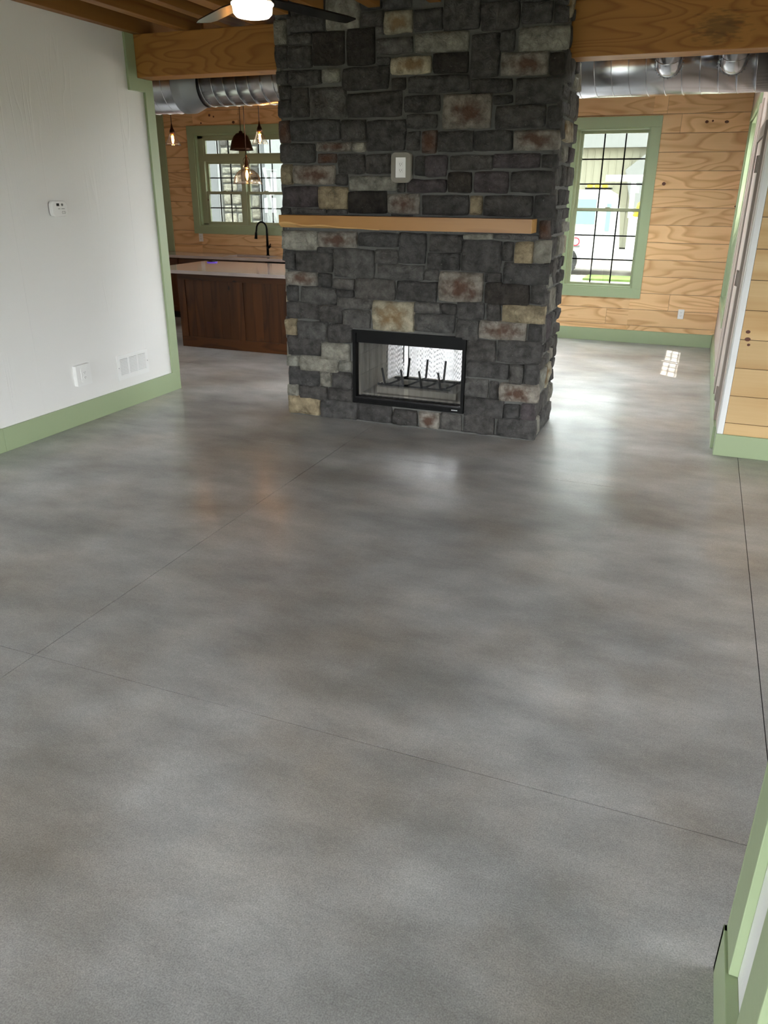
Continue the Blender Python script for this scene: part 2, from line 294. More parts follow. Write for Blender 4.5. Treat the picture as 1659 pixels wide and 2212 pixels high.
# ------------------------------------------------------------------ object helpers
def tag(o, label=None, cat=None, group=None, kind=None):
    if label: o['label'] = label
    if cat: o['category'] = cat
    if group: o['group'] = group
    if kind: o['kind'] = kind
    return o
def wloc(o):
    v = Vector((0, 0, 0))
    while o is not None: v += o.location; o = o.parent
    return v
class MB:
    def __init__(s): s.v = []; s.f = []; s.sm = []
    def raw(s, vs, fs, smooth=False):
        n = len(s.v); s.v += [Vector(p) for p in vs]; s.f += [[i + n for i in f] for f in fs]; s.sm += [smooth] * len(fs); return s
    def box(s, x0, x1, y0, y1, z0, z1, b=0.0):
        if x0 > x1: x0, x1 = x1, x0
        if y0 > y1: y0, y1 = y1, y0
        if z0 > z1: z0, z1 = z1, z0
        if b <= 0:
            vs = [(x, y, z) for x in (x0, x1) for y in (y0, y1) for z in (z0, z1)]
            return s.raw(vs, [(0, 1, 3, 2), (4, 6, 7, 5), (0, 4, 5, 1), (2, 3, 7, 6), (0, 2, 6, 4), (1, 5, 7, 3)])
        bm = bmesh.new(); bmesh.ops.create_cube(bm, size=1)
        for v in bm.verts: v.co = Vector(((x0 + x1) / 2 + v.co.x * (x1 - x0), (y0 + y1) / 2 + v.co.y * (y1 - y0), (z0 + z1) / 2 + v.co.z * (z1 - z0)))
        b = min(b, .49 * min(x1 - x0, y1 - y0, z1 - z0))
        bmesh.ops.bevel(bm, geom=bm.edges[:], offset=b, segments=2, profile=.5, affect='EDGES')
        bm.verts.index_update(); s.raw([v.co.copy() for v in bm.verts], [[v.index for v in f.verts] for f in bm.faces]); bm.free(); return s
    def cyl(s, p, q, r, r2=None, n=16, caps=True, smooth=True):
        p, q = Vector(p), Vector(q); r2 = r if r2 is None else r2
        d = (q - p).normalized(); a = d.orthogonal().normalized(); c = d.cross(a)
        vs = [];
        for i in range(n):
            t = 2 * math.pi * i / n; u = a * math.cos(t) + c * math.sin(t); vs += [p + u * r, q + u * r2]
        s.raw(vs, [(2 * i, 2 * ((i + 1) % n), 2 * ((i + 1) % n) + 1, 2 * i + 1) for i in range(n)], smooth)
        if caps:
            k = len(s.v) - 2 * n; s.f += [[k + 2 * i for i in range(n)][::-1], [k + 2 * i + 1 for i in range(n)]]; s.sm += [False, False]
        return s
    def tube(s, pts, r, n=8, smooth=True, closed=False):
        pts = [Vector(p) for p in pts]; k = len(pts); base = len(s.v)
        a = None
        for i, p in enumerate(pts):
            d = (pts[(i + 1) % k] - pts[i - 1]) if closed else (pts[min(i + 1, k - 1)] - pts[max(i - 1, 0)])
            d.normalize()
            a = d.orthogonal().normalized() if a is None else (a - d * a.dot(d)).normalized()
            c = d.cross(a); rr = r[i] if isinstance(r, (list, tuple)) else r
            for j in range(n):
                t = 2 * math.pi * j / n; s.v.append(p + (a * math.cos(t) + c * math.sin(t)) * rr)
        for i in range(k if closed else k - 1):
            for j in range(n):
                a0 = base + i * n; b0 = base + ((i + 1) % k) * n
                s.f.append([a0 + j, a0 + (j + 1) % n, b0 + (j + 1) % n, b0 + j]); s.sm.append(smooth)
        if not closed:
            s.f += [[base + j for j in range(n)][::-1], [base + (k - 1) * n + j for j in range(n)]]; s.sm += [False, False]
        return s
    def lathe(s, c, prof, n=24, smooth=True, axis='Z'):
        c = Vector(c); base = len(s.v)
        for r, h in prof:
            for j in range(n):
                t = 2 * math.pi * j / n
                if axis == 'Z': s.v.append(c + Vector((r * math.cos(t), r * math.sin(t), h)))
                else: s.v.append(c + Vector((r * math.cos(t), h, r * math.sin(t))))
        for i in range(len(prof) - 1):
            for j in range(n):
                s.f.append([base + i * n + j, base + i * n + (j + 1) % n, base + (i + 1) * n + (j + 1) % n, base + (i + 1) * n + j]); s.sm.append(smooth)
        return s
    def build(s, name, mat, parent=None, color=None, recalc=True):
        lo = Vector((min(v[i] for v in s.v) for i in range(3))); hi = Vector((max(v[i] for v in s.v) for i in range(3))); c = (lo + hi) / 2
        me = bpy.data.meshes.new(name); me.from_pydata([tuple(v - c) for v in s.v], [], s.f); me.polygons.foreach_set('use_smooth', s.sm)
        if recalc:
            bm = bmesh.new(); bm.from_mesh(me); bmesh.ops.recalc_face_normals(bm, faces=bm.faces[:]); bm.to_mesh(me); bm.free()
        me.materials.append(mat); me.update()
        o = bpy.data.objects.new(name, me); COL.objects.link(o)
        if parent is not None: o.parent = parent; o.location = c - wloc(parent)
        else: o.location = c
        if color: o.color = (color[0], color[1], color[2], 1)
        return o
def empty(name, loc, label=None, cat=None, group=None, kind=None):
    o = bpy.data.objects.new(name, None); COL.objects.link(o); o.location = loc; o.empty_display_size = .1
    return tag(o, label, cat, group, kind)
def box(name, x0, x1, y0, y1, z0, z1, mat, parent=None, b=0.0, color=None):
    return MB().box(x0, x1, y0, y1, z0, z1, b).build(name, mat, parent, color)
def dup(root):
    r = root.copy(); COL.objects.link(r)
    for ch in root.children:
        c = ch.copy(); COL.objects.link(c); c.parent = r
        for g in ch.children:
            d = g.copy(); COL.objects.link(d); d.parent = c
    return r
def text(name, body, size, loc, rot, mat, parent, depth=.0008):
    cu = bpy.data.curves.new(name, 'FONT'); cu.body = body; cu.size = size; cu.align_x = 'CENTER'; cu.align_y = 'CENTER'; cu.extrude = depth
    t = bpy.data.objects.new(name + '_tmp', cu); COL.objects.link(t)
    dg = bpy.context.evaluated_depsgraph_get(); me = bpy.data.meshes.new_from_object(t.evaluated_get(dg)); bpy.data.objects.remove(t)
    me.materials.clear(); me.materials.append(mat)
    o = bpy.data.objects.new(name, me); COL.objects.link(o); o.rotation_euler = rot
    o.parent = parent; o.location = Vector(loc) - wloc(parent)
    return o

# ------------------------------------------------------------------ key dimensions (metres)
XW = -4.58      # left wall face
YE = 6.19       # left wall end
XR = 0.287      # far room's right wall face
YP = 5.97       # alcove wall facing us
YF = 10.58      # far wall face
ZJ = 2.96       # joist underside
X0K = -7.80     # kitchen left wall
XA = 4.0        # annex right wall
YB = -2.6       # wall behind the camera
ZC = 3.22

# ------------------------------------------------------------------ floor
fl = box('floor', X0K - .2, XA + .2, YB - .2, YF + .2, -.12, -.012, M['joint']); tag(fl, kind='structure')
xs = [X0K - .2, -5.2, -2.335, .46, XA + .2]; ys = [YB - .2, -.9, 2.004, 4.965, 7.25, YF + .2]
for i in range(len(xs) - 1):
    for j in range(len(ys) - 1):
        g = .0017
        box('slab', xs[i] + g, xs[i + 1] - g, ys[j] + g, ys[j + 1] - g, -.012, 0, M['floor'], fl)

# ------------------------------------------------------------------ window builder
def window(name, face, s0, s1, t0, t1, units, glass='glass', wall_t=.2, casing=.11, depth=.075, jamb_mat=None, cas_mat=None, screen=False, apron=None, parentkind='structure', casing_on=True):
    """face(s,t,d)->xyz ; units: list of dict(s0,s1,t0,t1,kind,cols,rows)  d grows outwards from wall face"""
    cm = cas_mat or M['green']; jm = jamb_mat or M['green']
    root = empty(name, face((s0 + s1) / 2, t0, 0)); root['kind'] = 'structure'
    def fb(nm, a0, a1, b0, b1, d0, d1, mat, par, bev=0):
        p = face(a0, b0, d0); q = face(a1, b1, d1)
        return box(nm, p[0], q[0], p[1], q[1], p[2], q[2], mat, par, bev)
    if casing_on:
        c = casing; k = .019
        fb('casing', s0 - c, s0, t0, t1, -k, .0, cm, root, .002); fb('casing', s1, s1 + c, t0, t1, -k, .0, cm, root, .002)
        fb('casing', s0 - c, s1 + c, t1, t1 + c, -k - .003, .0, cm, root, .002)
        fb('casing', s0 - c, s1 + c, t0 - c, t0, -k - .003, .0, cm, root, .002)
    # jamb liner
    j = .018
    fb('jamb', s0, s0 + j, t0, t1, 0.0, wall_t, jm, root); fb('jamb', s1 - j, s1, t0, t1, 0.0, wall_t, jm, root)
    fb('jamb', s0 + j, s1 - j, t1 - j, t1, 0.0, wall_t, jm, root); fb('sill', s0 + j, s1 - j, t0, t0 + j, 0.0, wall_t, jm, root)
    def sash(a0, a1, b0, b1, d, fw, cols, rows, grille=True):
        mb = MB()
        def a(a0_, a1_, b0_, b1_, d0=d, d1=d + .035):
            p = face(a0_, b0_, d0); q = face(a1_, b1_, d1); mb.box(p[0], q[0], p[1], q[1], p[2], q[2])
        a(a0, a0 + fw, b0, b1); a(a1 - fw, a1, b0, b1); a(a0 + fw, a1 - fw, b0, b0 + fw); a(a0 + fw, a1 - fw, b1 - fw, b1)
        sh = mb.build('sash', M['vinyl'], root)
        fb('pane', a0 + fw, a1 - fw, b0 + fw, b1 - fw, d + .012, d + .016, M[glass], sh)
        if grille:
            mb2 = MB()
            w_, h_ = a1 - a0 - 2 * fw, b1 - b0 - 2 * fw
            for i in range(1, cols):
                c_ = a0 + fw + w_ * i / cols; p = face(c_ - .008, b0 + fw, d + .017); q = face(c_ + .008, b1 - fw, d + .026); mb2.box(p[0], q[0], p[1], q[1], p[2], q[2])
            for i in range(1, rows):
                c_ = b0 + fw + h_ * i / rows; p = face(a0 + fw, c_ - .008, d + .0165); q = face(a1 - fw, c_ + .008, d + .0255); mb2.box(p[0], q[0], p[1], q[1], p[2], q[2])
            if cols > 1 or rows > 1: mb2.build('grille', M['black'], sh)
        return sh
    for u in units:
        a0, a1, b0, b1 = u['s0'], u['s1'], u['t0'], u['t1']; d = depth
        if u['kind'] == 'hung':
            mid = u.get('mid', (b0 + b1) / 2)
            sash(a0, a1, mid - .02, b1, d + .04, .035, u['cols'], u['rows']); lo = sash(a0, a1, b0, mid + .02, d, .035, u['cols'], u['rows'])
            p = face((a0 + a1) / 2 - .03, mid + .02, d + .005); q = face((a0 + a1) / 2 + .03, mid + .032, d + .03)
            box('sash_lock', p[0], q[0], p[1], q[1], p[2], q[2], M['vinyl'], lo, .003)
            if screen: fb('insect_screen', a0, a1, b0, mid, .161, .162, M['screen'], root)
        else:
            sash(a0, a1, b0, b1, d, .03, u['cols'], u['rows'])
    return root, fb

F_back = lambda s, t, d: (s, YF + d, t)
F_right = lambda s, t, d: (XR + d, s, t)
F_front = lambda s, t, d: (s, YB - d, t)
F_annex = lambda s, t, d: (XA + d, s, t)

# openings
RW = (-1.65, -.775, .675, 2.52)       # far window right of chimney (x0,x1,z0,z1)
KW = (-7.155, -5.63, 1.30, 2.553)     # kitchen window
SW = (8.16, 9.86, .70, 2.50)          # side window of the far room (y0,y1,z0,z1)
FWN = (-4.3, .1, .08, 2.1)          # big window behind the camera
AW = (1.5, 4.7, .08, 2.1)              # annex window
PD = (-4.3, -1.83, .08, 2.4)         # patio door hidden behind the chimney
KL = (6.9, 7.7, 1.2, 2.2)             # unseen side window, added to light the kitchen
FILL_SKY = (-3.2, .05, 7.2, 8.02)            # unseen frosted skylight, added to brighten the far room below

def wall_with_holes(mb, axis, c0, c1, a0, a1, z0, z1, holes):
    """axis 'X': wall runs along x, thickness c0..c1 in y."""
    cuts = sorted(set([a0, a1] + [h[0] for h in holes] + [h[1] for h in holes]))
    for i in range(len(cuts) - 1):
        s, e = cuts[i], cuts[i + 1]; hh = [h for h in holes if h[0] <= s + 1e-6 and h[1] >= e - 1e-6]
        segs = [(z0, z1)] if not hh else [(z0, hh[0][2]), (hh[0][3], z1)]
        for (b, t) in segs:
            if axis == 'X': mb.box(s, e, c0, c1, b, t)
            else: mb.box(c0, c1, s, e, b, t)
    return mb

# far wall with shiplap boards
mb = MB(); wall_with_holes(mb, 'X', YF + .022, YF + .20, X0K - .2, XR + .25, 0, ZC, [RW, KW, PD])
wb = mb.build('wall_back', M['dark']); tag(wb, kind='structure')
def shiplap(parent, x0, x1, yface, zs, holes, mat, joints, thick=.02, gap=.0042):
    for r in range(len(zs) - 1):
        z0, z1 = zs[r] + gap / 2, zs[r + 1] - gap / 2
        js = [x0] + [j for j in joints(r) if x0 < j < x1] + [x1]
        for i in range(len(js) - 1):
            a, b_ = js[i] + gap * .3, js[i + 1] - gap * .3
            cuts = sorted(set([a, b_] + [h[k] for h in holes for k in (0, 1) if a < h[k] < b_]))
            for k in range(len(cuts) - 1):
                s, e = cuts[k], cuts[k + 1]
                h = [h for h in holes if h[0] <= s + 1e-4 and h[1] >= e - 1e-4]
                zz = [(z0, z1)]
                if h:
                    h = h[0]; zz = []
                    if z0 < h[2]: zz.append((z0, min(z1, h[2])))
                    if z1 > h[3]: zz.append((max(z0, h[3]), z1))
                mb = MB()
                for (p, q) in zz:
                    if q - p > .003: mb.box(s, e, yface, yface + thick, p, q)
                if mb.v: mb.build('board', mat, parent)
zs = [.10, .219] + [.219 + .2027 * i for i in range(1, 16)]
zs = [z for z in zs if z < ZC]
def jn(r):
    rr = random.Random(r * 7 + 3)
    d = {1: [-1.05], 2: [-.30], 12: [-.45], 13: [-.62, -6.4], 14: [-6.4]}
    return sorted(d.get(r, []) + [-3.2 + rr.uniform(-1, 1)] + ([-5.0 + rr.uniform(-.3, 1)] if r % 2 else []))
shiplap(wb, X0K, XR - .001, YF, zs, [RW, KW, PD], M['pine'], jn)
# windows of the far wall
w1 = window('window_1', F_back, *RW, [dict(s0=RW[0] + .05, s1=RW[1] - .0, t0=RW[2] + .01, t1=RW[3] - .02, kind='hung', cols=3, rows=3, mid=1.60)], glass='glass_dim', casing=.118)
ku = []
km = (KW[0] + KW[1]) / 2
for a, b_ in ((KW[0] + .105, km - .035), (km + .035, KW[1] - .105)):
    ku.append(dict(s0=a, s1=b_, t0=1.328, t1=2.195, kind='hung', cols=3, rows=2, mid=1.765)); ku.append(dict(s0=a, s1=b_, t0=2.265, t1=2.50, kind='fixed', cols=3, rows=1))
kwin, fb = window('window_2', F_back, *KW, ku, glass='glass_dim', casing=.108)
fb('window_frame', KW[0] + .018, KW[1] - .018, 2.497, KW[3] - .018, .06, .15, M['vinyl'], kwin); fb('window_frame', KW[0] + .018, KW[1] - .018, KW[2] + .018, 1.33, .06, .15, M['vinyl'], kwin)
fb('mullion', km - .035, km + .035, KW[2] + .018, KW[3] - .018, .05, .16, M['vinyl'], kwin)
fb('mullion', KW[0] + .018, km - .035, 2.195, 2.265, .05, .16, M['vinyl'], kwin); fb('mullion', km + .035, KW[1] - .018, 2.195, 2.265, .05, .16, M['vinyl'], kwin)
for a, b_ in ((KW[0] + .018, KW[0] + .105), (KW[1] - .105, KW[1] - .018)): fb('window_frame', a, b_, KW[2] + .018, KW[3] - .018, .06, .15, M['vinyl'], kwin)
_r, fb1 = w1; fb1('window_frame', RW[0] + .018, RW[0] + .05, RW[2] + .018, RW[3] - .018, .05, .15, M['vinyl'], _r)
tr = box('trim_1', X0K + .001, -7.66, YF - .019, YF, .92, ZC, M['green'], None, .002); tag(tr, kind='structure')
bb = box('baseboard_back', -5.0, XR - .021, YF - .019, YF + .001, 0, .158, M['green'], None, .003); tag(bb, kind='structure')

# right wall of the far room
mb = MB(); DR = (6.15, 7.05, 0, 2.06)
wall_with_holes(mb, 'Y', XR, XR + .16, YP + .155, YF + .2, 0, ZC, [SW])
wr = mb.build('wall_right', M['cream']); tag(wr, kind='structure')
un = []
mid = (SW[0] + SW[1]) / 2
for a, b_ in ((SW[0] + .03, mid - .02), (mid + .02, SW[1] - .03)): un.append(dict(s0=a, s1=b_, t0=SW[2] + .03, t1=SW[3] - .03, kind='hung', cols=3, rows=3, mid=1.6))
window('window_3', F_right, *SW, un, wall_t=.16, casing=.09, screen=True, depth=.105)
bb = box('baseboard_right', XR - .02, XR + .001, YP + .155, YF - .001, 0, .17, M['green'], None, .003); tag(bb, kind='structure')
# door with taupe frame between that window and the corner
dr = empty('door_1', (XR, 6.7, 0)); dr['kind'] = 'structure'
for y in (6.32, 7.22): box('casing', XR - .018, XR + .001, y, y + .09, .171, 2.16, M['taupe'], dr, .002)
box('casing', XR - .018, XR + .001, 6.32, 7.31, 2.161, 2.25, M['taupe'], dr, .002)
leaf = box('door_leaf', XR - .008, XR + .001, 6.412, 7.218, .171, 2.155, M['cream'], dr)
for z in (.36, 1.22, 1.98):
    h = MB().box(XR - .026, XR - .018, 6.36, 6.405, z - .055, z + .055).cyl((XR - .028, 6.408, z - .055), (XR - .028, 6.408, z + .055), .007, n=8)
    h.build('hinge', M['taupe'], dr)
for y in (7.55, 7.98): 
    t = box('trim_%d' % (2 if y < 7.8 else 3), XR - .014, XR + .001, y, y + .09, .171, 2.5, M['cream'], None, .002); tag(t, kind='structure')

# alcove wall facing the camera (clear pine boards)
wa = box('wall_alcove', XR + .02, XA, YP + .02, YP + .155, 0, ZC, M['dark']); tag(wa, kind='structure')
zs2 = [.10] + [.248 + .2 * i for i in range(0, 15)]
shiplap(wa, XR + .047, XA - .01, YP, [z for z in zs2 if z < ZC], [], M['pine2'], lambda r: [] if r % 2 else [2.1 + .3 * (r % 3)], thick=.02)
cb = box('trim_4', XR + .004, XR + .046, YP - .006, YP + .155, .16, ZC, M['white_paint'], None, .004); tag(cb, kind='structure')
bb = MB().box(XR, XA - .01, YP - .02, YP, 0, .162, .003).box(XR, XR + .019, YP, YP + .155, 0, .162).build('baseboard_alcove', M['green']); tag(bb, kind='structure')

# left wall, painted panels butted with fine seams
wl = box('wall_left', XW - .15, XW - .012, YB, YE - .0, 0, ZC, M['dark']); tag(wl, kind='structure')
pys = [YB, -.72, .58, 1.88, 3.165, 4.458, 5.75, YE]
for i in range(len(pys) - 1):
    z1 = ZJ + .02
    if i == len(pys) - 2:
        box('panel', XW - .012, XW, pys[i] + .0004, 5.90, 0, z1, M['panel'], wl); box('panel', XW - .012, XW, 5.90, YE, 0, 2.60, M['panel'], wl)
    else: box('panel', XW - .012, XW, pys[i] + .0004, pys[i + 1] - .0004, 0, z1, M['panel'], wl)
bb = MB().box(XW, XW + .019, YB, 4.02, 0, .176, .002).box(XW, XW + .0205, 4.021, YE, 0, .172, .002).build('baseboard_left', M['green']); tag(bb, kind='structure')
tr = MB().box(XW, XW + .022, 6.082, YE + .002, .172, 2.646, .002).box(XW, XW + .022, 5.885, 6.082, 2.548, 2.646, .002).box(XW, XW + .022, 5.885, 5.997, 2.646, ZJ - .002, .002).build('trim_5', M['green']); tag(tr, kind='structure')
box('trim_6', XW - .15, XW, YE, YE + .019, 0, 2.646, M['green'])['kind'] = 'structure'

# kitchen side walls, walls out of view
mb = MB(); wall_with_holes(mb, 'Y', X0K - .16, X0K, YE - .1, YF, 0, ZC, [KL]); wk = mb.build('wall_kitchen', M['cream']); tag(wk, kind='structure')
wk2 = box('wall_pantry', X0K - .16, XW - .15, YE - .12, YE, 0, ZC, M['white_paint']); tag(wk2, kind='structure')
mb = MB(); wall_with_holes(mb, 'X', YB - .18, YB, XW - .15, XA + .2, 0, ZC, [FWN]); tag(mb.build('wall_front', M['white_paint']), kind='structure')
mb = MB(); wall_with_holes(mb, 'Y', XA, XA + .18, YB, YP + .155, 0, ZC, [AW]); tag(mb.build('wall_annex', M['white_paint']), kind='structure')
window('window_4', F_front, *FWN, [dict(s0=FWN[0] + .03 + i * .87, s1=FWN[0] + .86 + i * .87, t0=FWN[2] + .03, t1=FWN[3] - .03, kind='hung', cols=1, rows=1) for i in range(5)], wall_t=.18)
window('window_6', F_back, *PD, [dict(s0=PD[0] + .03 + i * 1.2, s1=PD[0] + 1.22 + i * 1.2, t0=PD[2] + .03, t1=PD[3] - .03, kind='fixed', cols=1, rows=1) for i in range(2)])
window('added_window_7', lambda s, t, d: (X0K - d, s, t), *KL, [dict(s0=KL[0] + .03 + i * .38, s1=KL[0] + .39 + i * .38, t0=KL[2] + .03, t1=KL[3] - .03, kind='hung', cols=1, rows=1) for i in range(2)], wall_t=.16)  # out of view, added for more daylight in the kitchen
window('window_5', F_annex, *AW, [dict(s0=AW[0] + .03 + i * .99, s1=AW[0] + .97 + i * .99, t0=AW[2] + .03, t1=AW[3] - .03, kind='hung', cols=1, rows=1) for i in range(3)], wall_t=.18)
for h, c, n, wv in ((FWN, YB - .25, (0, 1, 0), 'X'), (AW, XA + .25, (-1, 0, 0), 'Y'), (PD, YF + .25, (0, -1, 0), 'X'), (KL, X0K - .2, (1, 0, 0), 'Y'), (RW, YF + .25, (0, -1, 0), 'X'), (KW, YF + .25, (0, -1, 0), 'X'), (SW, XR + .2, (-1, 0, 0), 'Y')):
    a, z = (h[0] + h[1]) / 2, (h[2] + h[3]) / 2
    portal('portal', (a, c, z) if wv == 'X' else (c, a, z), n, h[1] - h[0], h[3] - h[2])

# near wall end on the right, beside the camera
XN = .313
wn = box('wall_near', XN, XN + .13, YB, 1.53, 0, ZC, M['white_paint']); tag(wn, kind='structure')
bb = MB().box(.285, XN, 1.20, 1.55, 0, .150, .002).box(.285, XN + .15, 1.53, 1.55, 0, .150, .002).box(.285, XN, YB, 1.20, 0, .150, .002).build('baseboard_near', M['green']); tag(bb, kind='structure')
tr = MB().box(.292, XN, 1.41, 1.531, .152, 2.6, .002).box(.292, XN + .15, 1.531, 1.545, .152, 2.6).build('trim_7', M['green']); tag(tr, kind='structure')
tr = MB().box(.283, XN, 1.115, 1.20, .152, 2.6, .002).build('trim_8', M['green']); tag(tr, kind='structure')
tr = MB().box(.270, XN, 1.02, 1.114, .152, 2.6, .002).build('trim_9', M['green']); tag(tr, kind='structure')

# ------------------------------------------------------------------ ceiling, joists, beams
ce = MB().box(X0K - .16, XA + .2, YB - .2, YP + .17, ZC + .02, ZC + .12).box(X0K - .16, XR + .32, YP + .17, FILL_SKY[2], ZC + .02, ZC + .12).box(X0K - .16, XR + .32, FILL_SKY[3], YF + .35, ZC + .02, ZC + .12).box(X0K - .16, FILL_SKY[0], FILL_SKY[2], FILL_SKY[3], ZC + .02, ZC + .12).box(FILL_SKY[1], XR + .32, FILL_SKY[2], FILL_SKY[3], ZC + .02, ZC + .12).build('ceiling', M['dark'])
box('added_skylight', FILL_SKY[0] - .02, FILL_SKY[1] + .02, FILL_SKY[2] - .02, FILL_SKY[3] + .02, ZC + .13, ZC + .132, M['frost'], ce); tag(ce, kind='structure')  # unseen panel, added as fill light for the far room
y = YB
k = 0
while y < YF:
    if FILL_SKY[2] - .2 < y < FILL_SKY[3]:
        box('plank', X0K - .15, FILL_SKY[0], y + .002, y + .236, ZC, ZC + .019, M['deck'], ce); box('plank', FILL_SKY[1], XR + .30, y + .002, y + .236, ZC, ZC + .019, M['deck'], ce); y += .24; continue
    box('plank', X0K - .15, XA + .15 if y < YP else XR + .30, y + .002, min(y + .236, YF + .15), ZC, ZC + .019, M['deck'], ce); y += .24; k += 1
jx = [(-4.575, -4.50), (-4.13, -4.04), (-3.72, -3.635), (-3.45, -3.33), (-3.12, -3.015), (-2.81, -2.735), (-2.395, -2.307), (-1.95, -1.868), (-1.52, -1.44), (-1.10, -1.02), (-.68, -.60), (-.26, -.18), (.16, .24), (.58, .66), (1.2, 1.28), (1.8, 1.88), (2.4, 2.48), (3.0, 3.08), (3.6, 3.68)]
first = None
JG = 'exposed fir joists over the front room'
jlab = {0: 'exposed fir ceiling joist running flush along the top of the white wall', 1: 'fir ceiling joist one out from the joist on the white wall',
        2: 'fir ceiling joist left of the lit ceiling fan bowl, second out from the white wall', 3: 'fir ceiling joist seen right behind the lit ceiling fan bowl',
        4: 'fir joist whose end meets the left corner of the stone chimney', 5: 'fir joist butting the chimney just above the dark fan blade',
        6: 'fir joist end on the chimney right of the fan blade tip', 7: 'rightmost fir joist end on the chimney, above its middle'}
for i, (a, b_) in enumerate(jx):
    y1 = 5.765 if -3.1 < b_ < -1.05 else 6.20
    o = box('ceiling_joist', a, b_, YB, y1, ZJ, ZC - .001, M['firY'], None, .003)
    tag(o, jlab.get(i, '%s fir ceiling joist to the right of those over the chimney front' % ('first second third fourth fifth sixth seventh eighth ninth tenth eleventh'.split()[i - 8])), 'joist', JG)
for i, a in enumerate((-7.3, -6.7, -6.1, -5.5, -4.9, -4.3, -3.7, -3.1, -2.5, -1.9, -1.3, -.7, -.1)):
    o = box('ceiling_joist', a, a + .085, 6.505, YF, ZJ, ZC - .001, M['firY'], None, .003)
    tag(o, '%s fir ceiling joist from the left over the back rooms beyond the beams' % ('first second third fourth fifth sixth seventh eighth ninth tenth eleventh twelfth thirteenth'.split()[i]), 'joist', 'fir joists over the back rooms')
bl = box('header_beam', XW - .1, -3.13, 6.0, 6.215, 2.65, ZJ - .002, M['fir'], None, .006); tag(bl, 'thick fir header beam left of the stone chimney, set in the green trim', 'beam')
br = box('header_beam', -1.03, XA, 6.0, 6.215, 2.63, ZJ - .002, M['fir_scuffed'], None, .006); tag(br, 'thick fir header beam right of the stone chimney, dark smudge on its face', 'beam')

# ------------------------------------------------------------------ fireplace
fp = empty('fireplace', (-2.07, 6.13, 0), 'floor-to-ceiling grey ledgestone fireplace chimney in the middle of the room', 'fireplace')
CX0, CX1, CY0, CY1 = -3.125, -1.03, 5.80, 6.47
FX0, FX1, FZ0, FZ1 = -2.541, -1.588, .158, .757
mb = MB()
wall_with_holes(mb, 'X', CY0, CY1, CX0, CX1, 0, ZC - .001, [(FX0, FX1, FZ0, FZ1)])
mb.box(CX0 - .01, CX1 + .015, CY0 - .02, CY1 + .01, 0, .012)
mb.build('mortar', M['mortar'], fp)
COLS = {'g': (.080, .076, .072), 'k': (.046, .040, .035), 'm': (.112, .107, .10), 'l': (.27, .26, .22), 'b': (.12, .085, .07), 'r': (.27, .245, .21), 't': (.40, .36, .265), 'y': (.31, .255, .165), 'p': (.085, .073, .076)}
def stone(P, U, V, Nn, w_, h_, typ, depth, seed, parent):
    """P centre on the mortar face; U,V unit axes, Nn outward normal"""
    rnd = random.Random(seed); o3 = Vector((rnd.uniform(0, 99), rnd.uniform(0, 99), rnd.uniform(0, 99)))
    nu = max(5, min(9, int(w_ / .035) + 2)); nv = max(5, min(8, int(h_ / .032) + 2))
    def par(i, n):   # denser near the edges
        t = -1 + 2 * i / n; return math.copysign(1 - (1 - abs(t)) ** 1.8, t)
    vs = []; tx = rnd.uniform(-.25, .25); ty = rnd.uniform(-.2, .2)
    rc = rnd.uniform(.03, .10)
    for j in range(nv + 1):
        for i in range(nu + 1):
            a, b_ = par(i, nu), par(j, nv)
            fx = 1 - rc * abs(b_) ** 3 * min(1, .09 / w_ * 2); fy = 1 - rc * abs(a) ** 3 * min(1, .06 / h_ * 2)
            x, y_ = a * w_ / 2 * fx, b_ * h_ / 2 * fy
            nz = noise.noise_vector(Vector((x * 9, y_ * 9, 0)) + o3) * .008
            x += nz.x; y_ += nz.y
            ex = (1 - abs(a)) * w_ / 2; ey = (1 - abs(b_)) * h_ / 2; ed = min(ex, ey)
            edge = (i in (0, nu)) or (j in (0, nv))
            pr = 0 if edge else 1
            f = min(1.0, .80 + ed / .022 * .20) if not edge else 0
            cl = noise.fractal(Vector((x * 10, y_ * 10, 3.3)) + o3, .9, 2.1, 4) * .013 + (noise.noise(Vector((x * 5, y_ * 5, 7)) + o3)) * .008
            d = depth * f * (1 + tx * a * .4 + ty * b_ * .4) + (cl if not edge else -.012)
            vs.append(P + U * x + V * y_ + Nn * d)
    fs = [(j * (nu + 1) + i, j * (nu + 1) + i + 1, (j + 1) * (nu + 1) + i + 1, (j + 1) * (nu + 1) + i) for j in range(nv) for i in range(nu)]
    mt = M['rust'] if typ in 'rb' else (M['ochre'] if typ in 't' else M['stone'])
    c = COLS[typ]; s_ = rnd.uniform(.86, 1.16); tw = rnd.uniform(-.02, .02)
    return MB().raw(vs, fs, True).build('stone', mt, parent, color=(c[0] * s_ * (1 + tw), c[1] * s_, c[2] * s_ * (1 - tw)), recalc=False)
def unproj(u, v, yp):
    d = RT * ((u - 829.5) / 1661.0) + DN * ((v - 1106) / 1661.0) + FW
    t = yp / d.y; return d.x * t, 1.78 + d.z * t
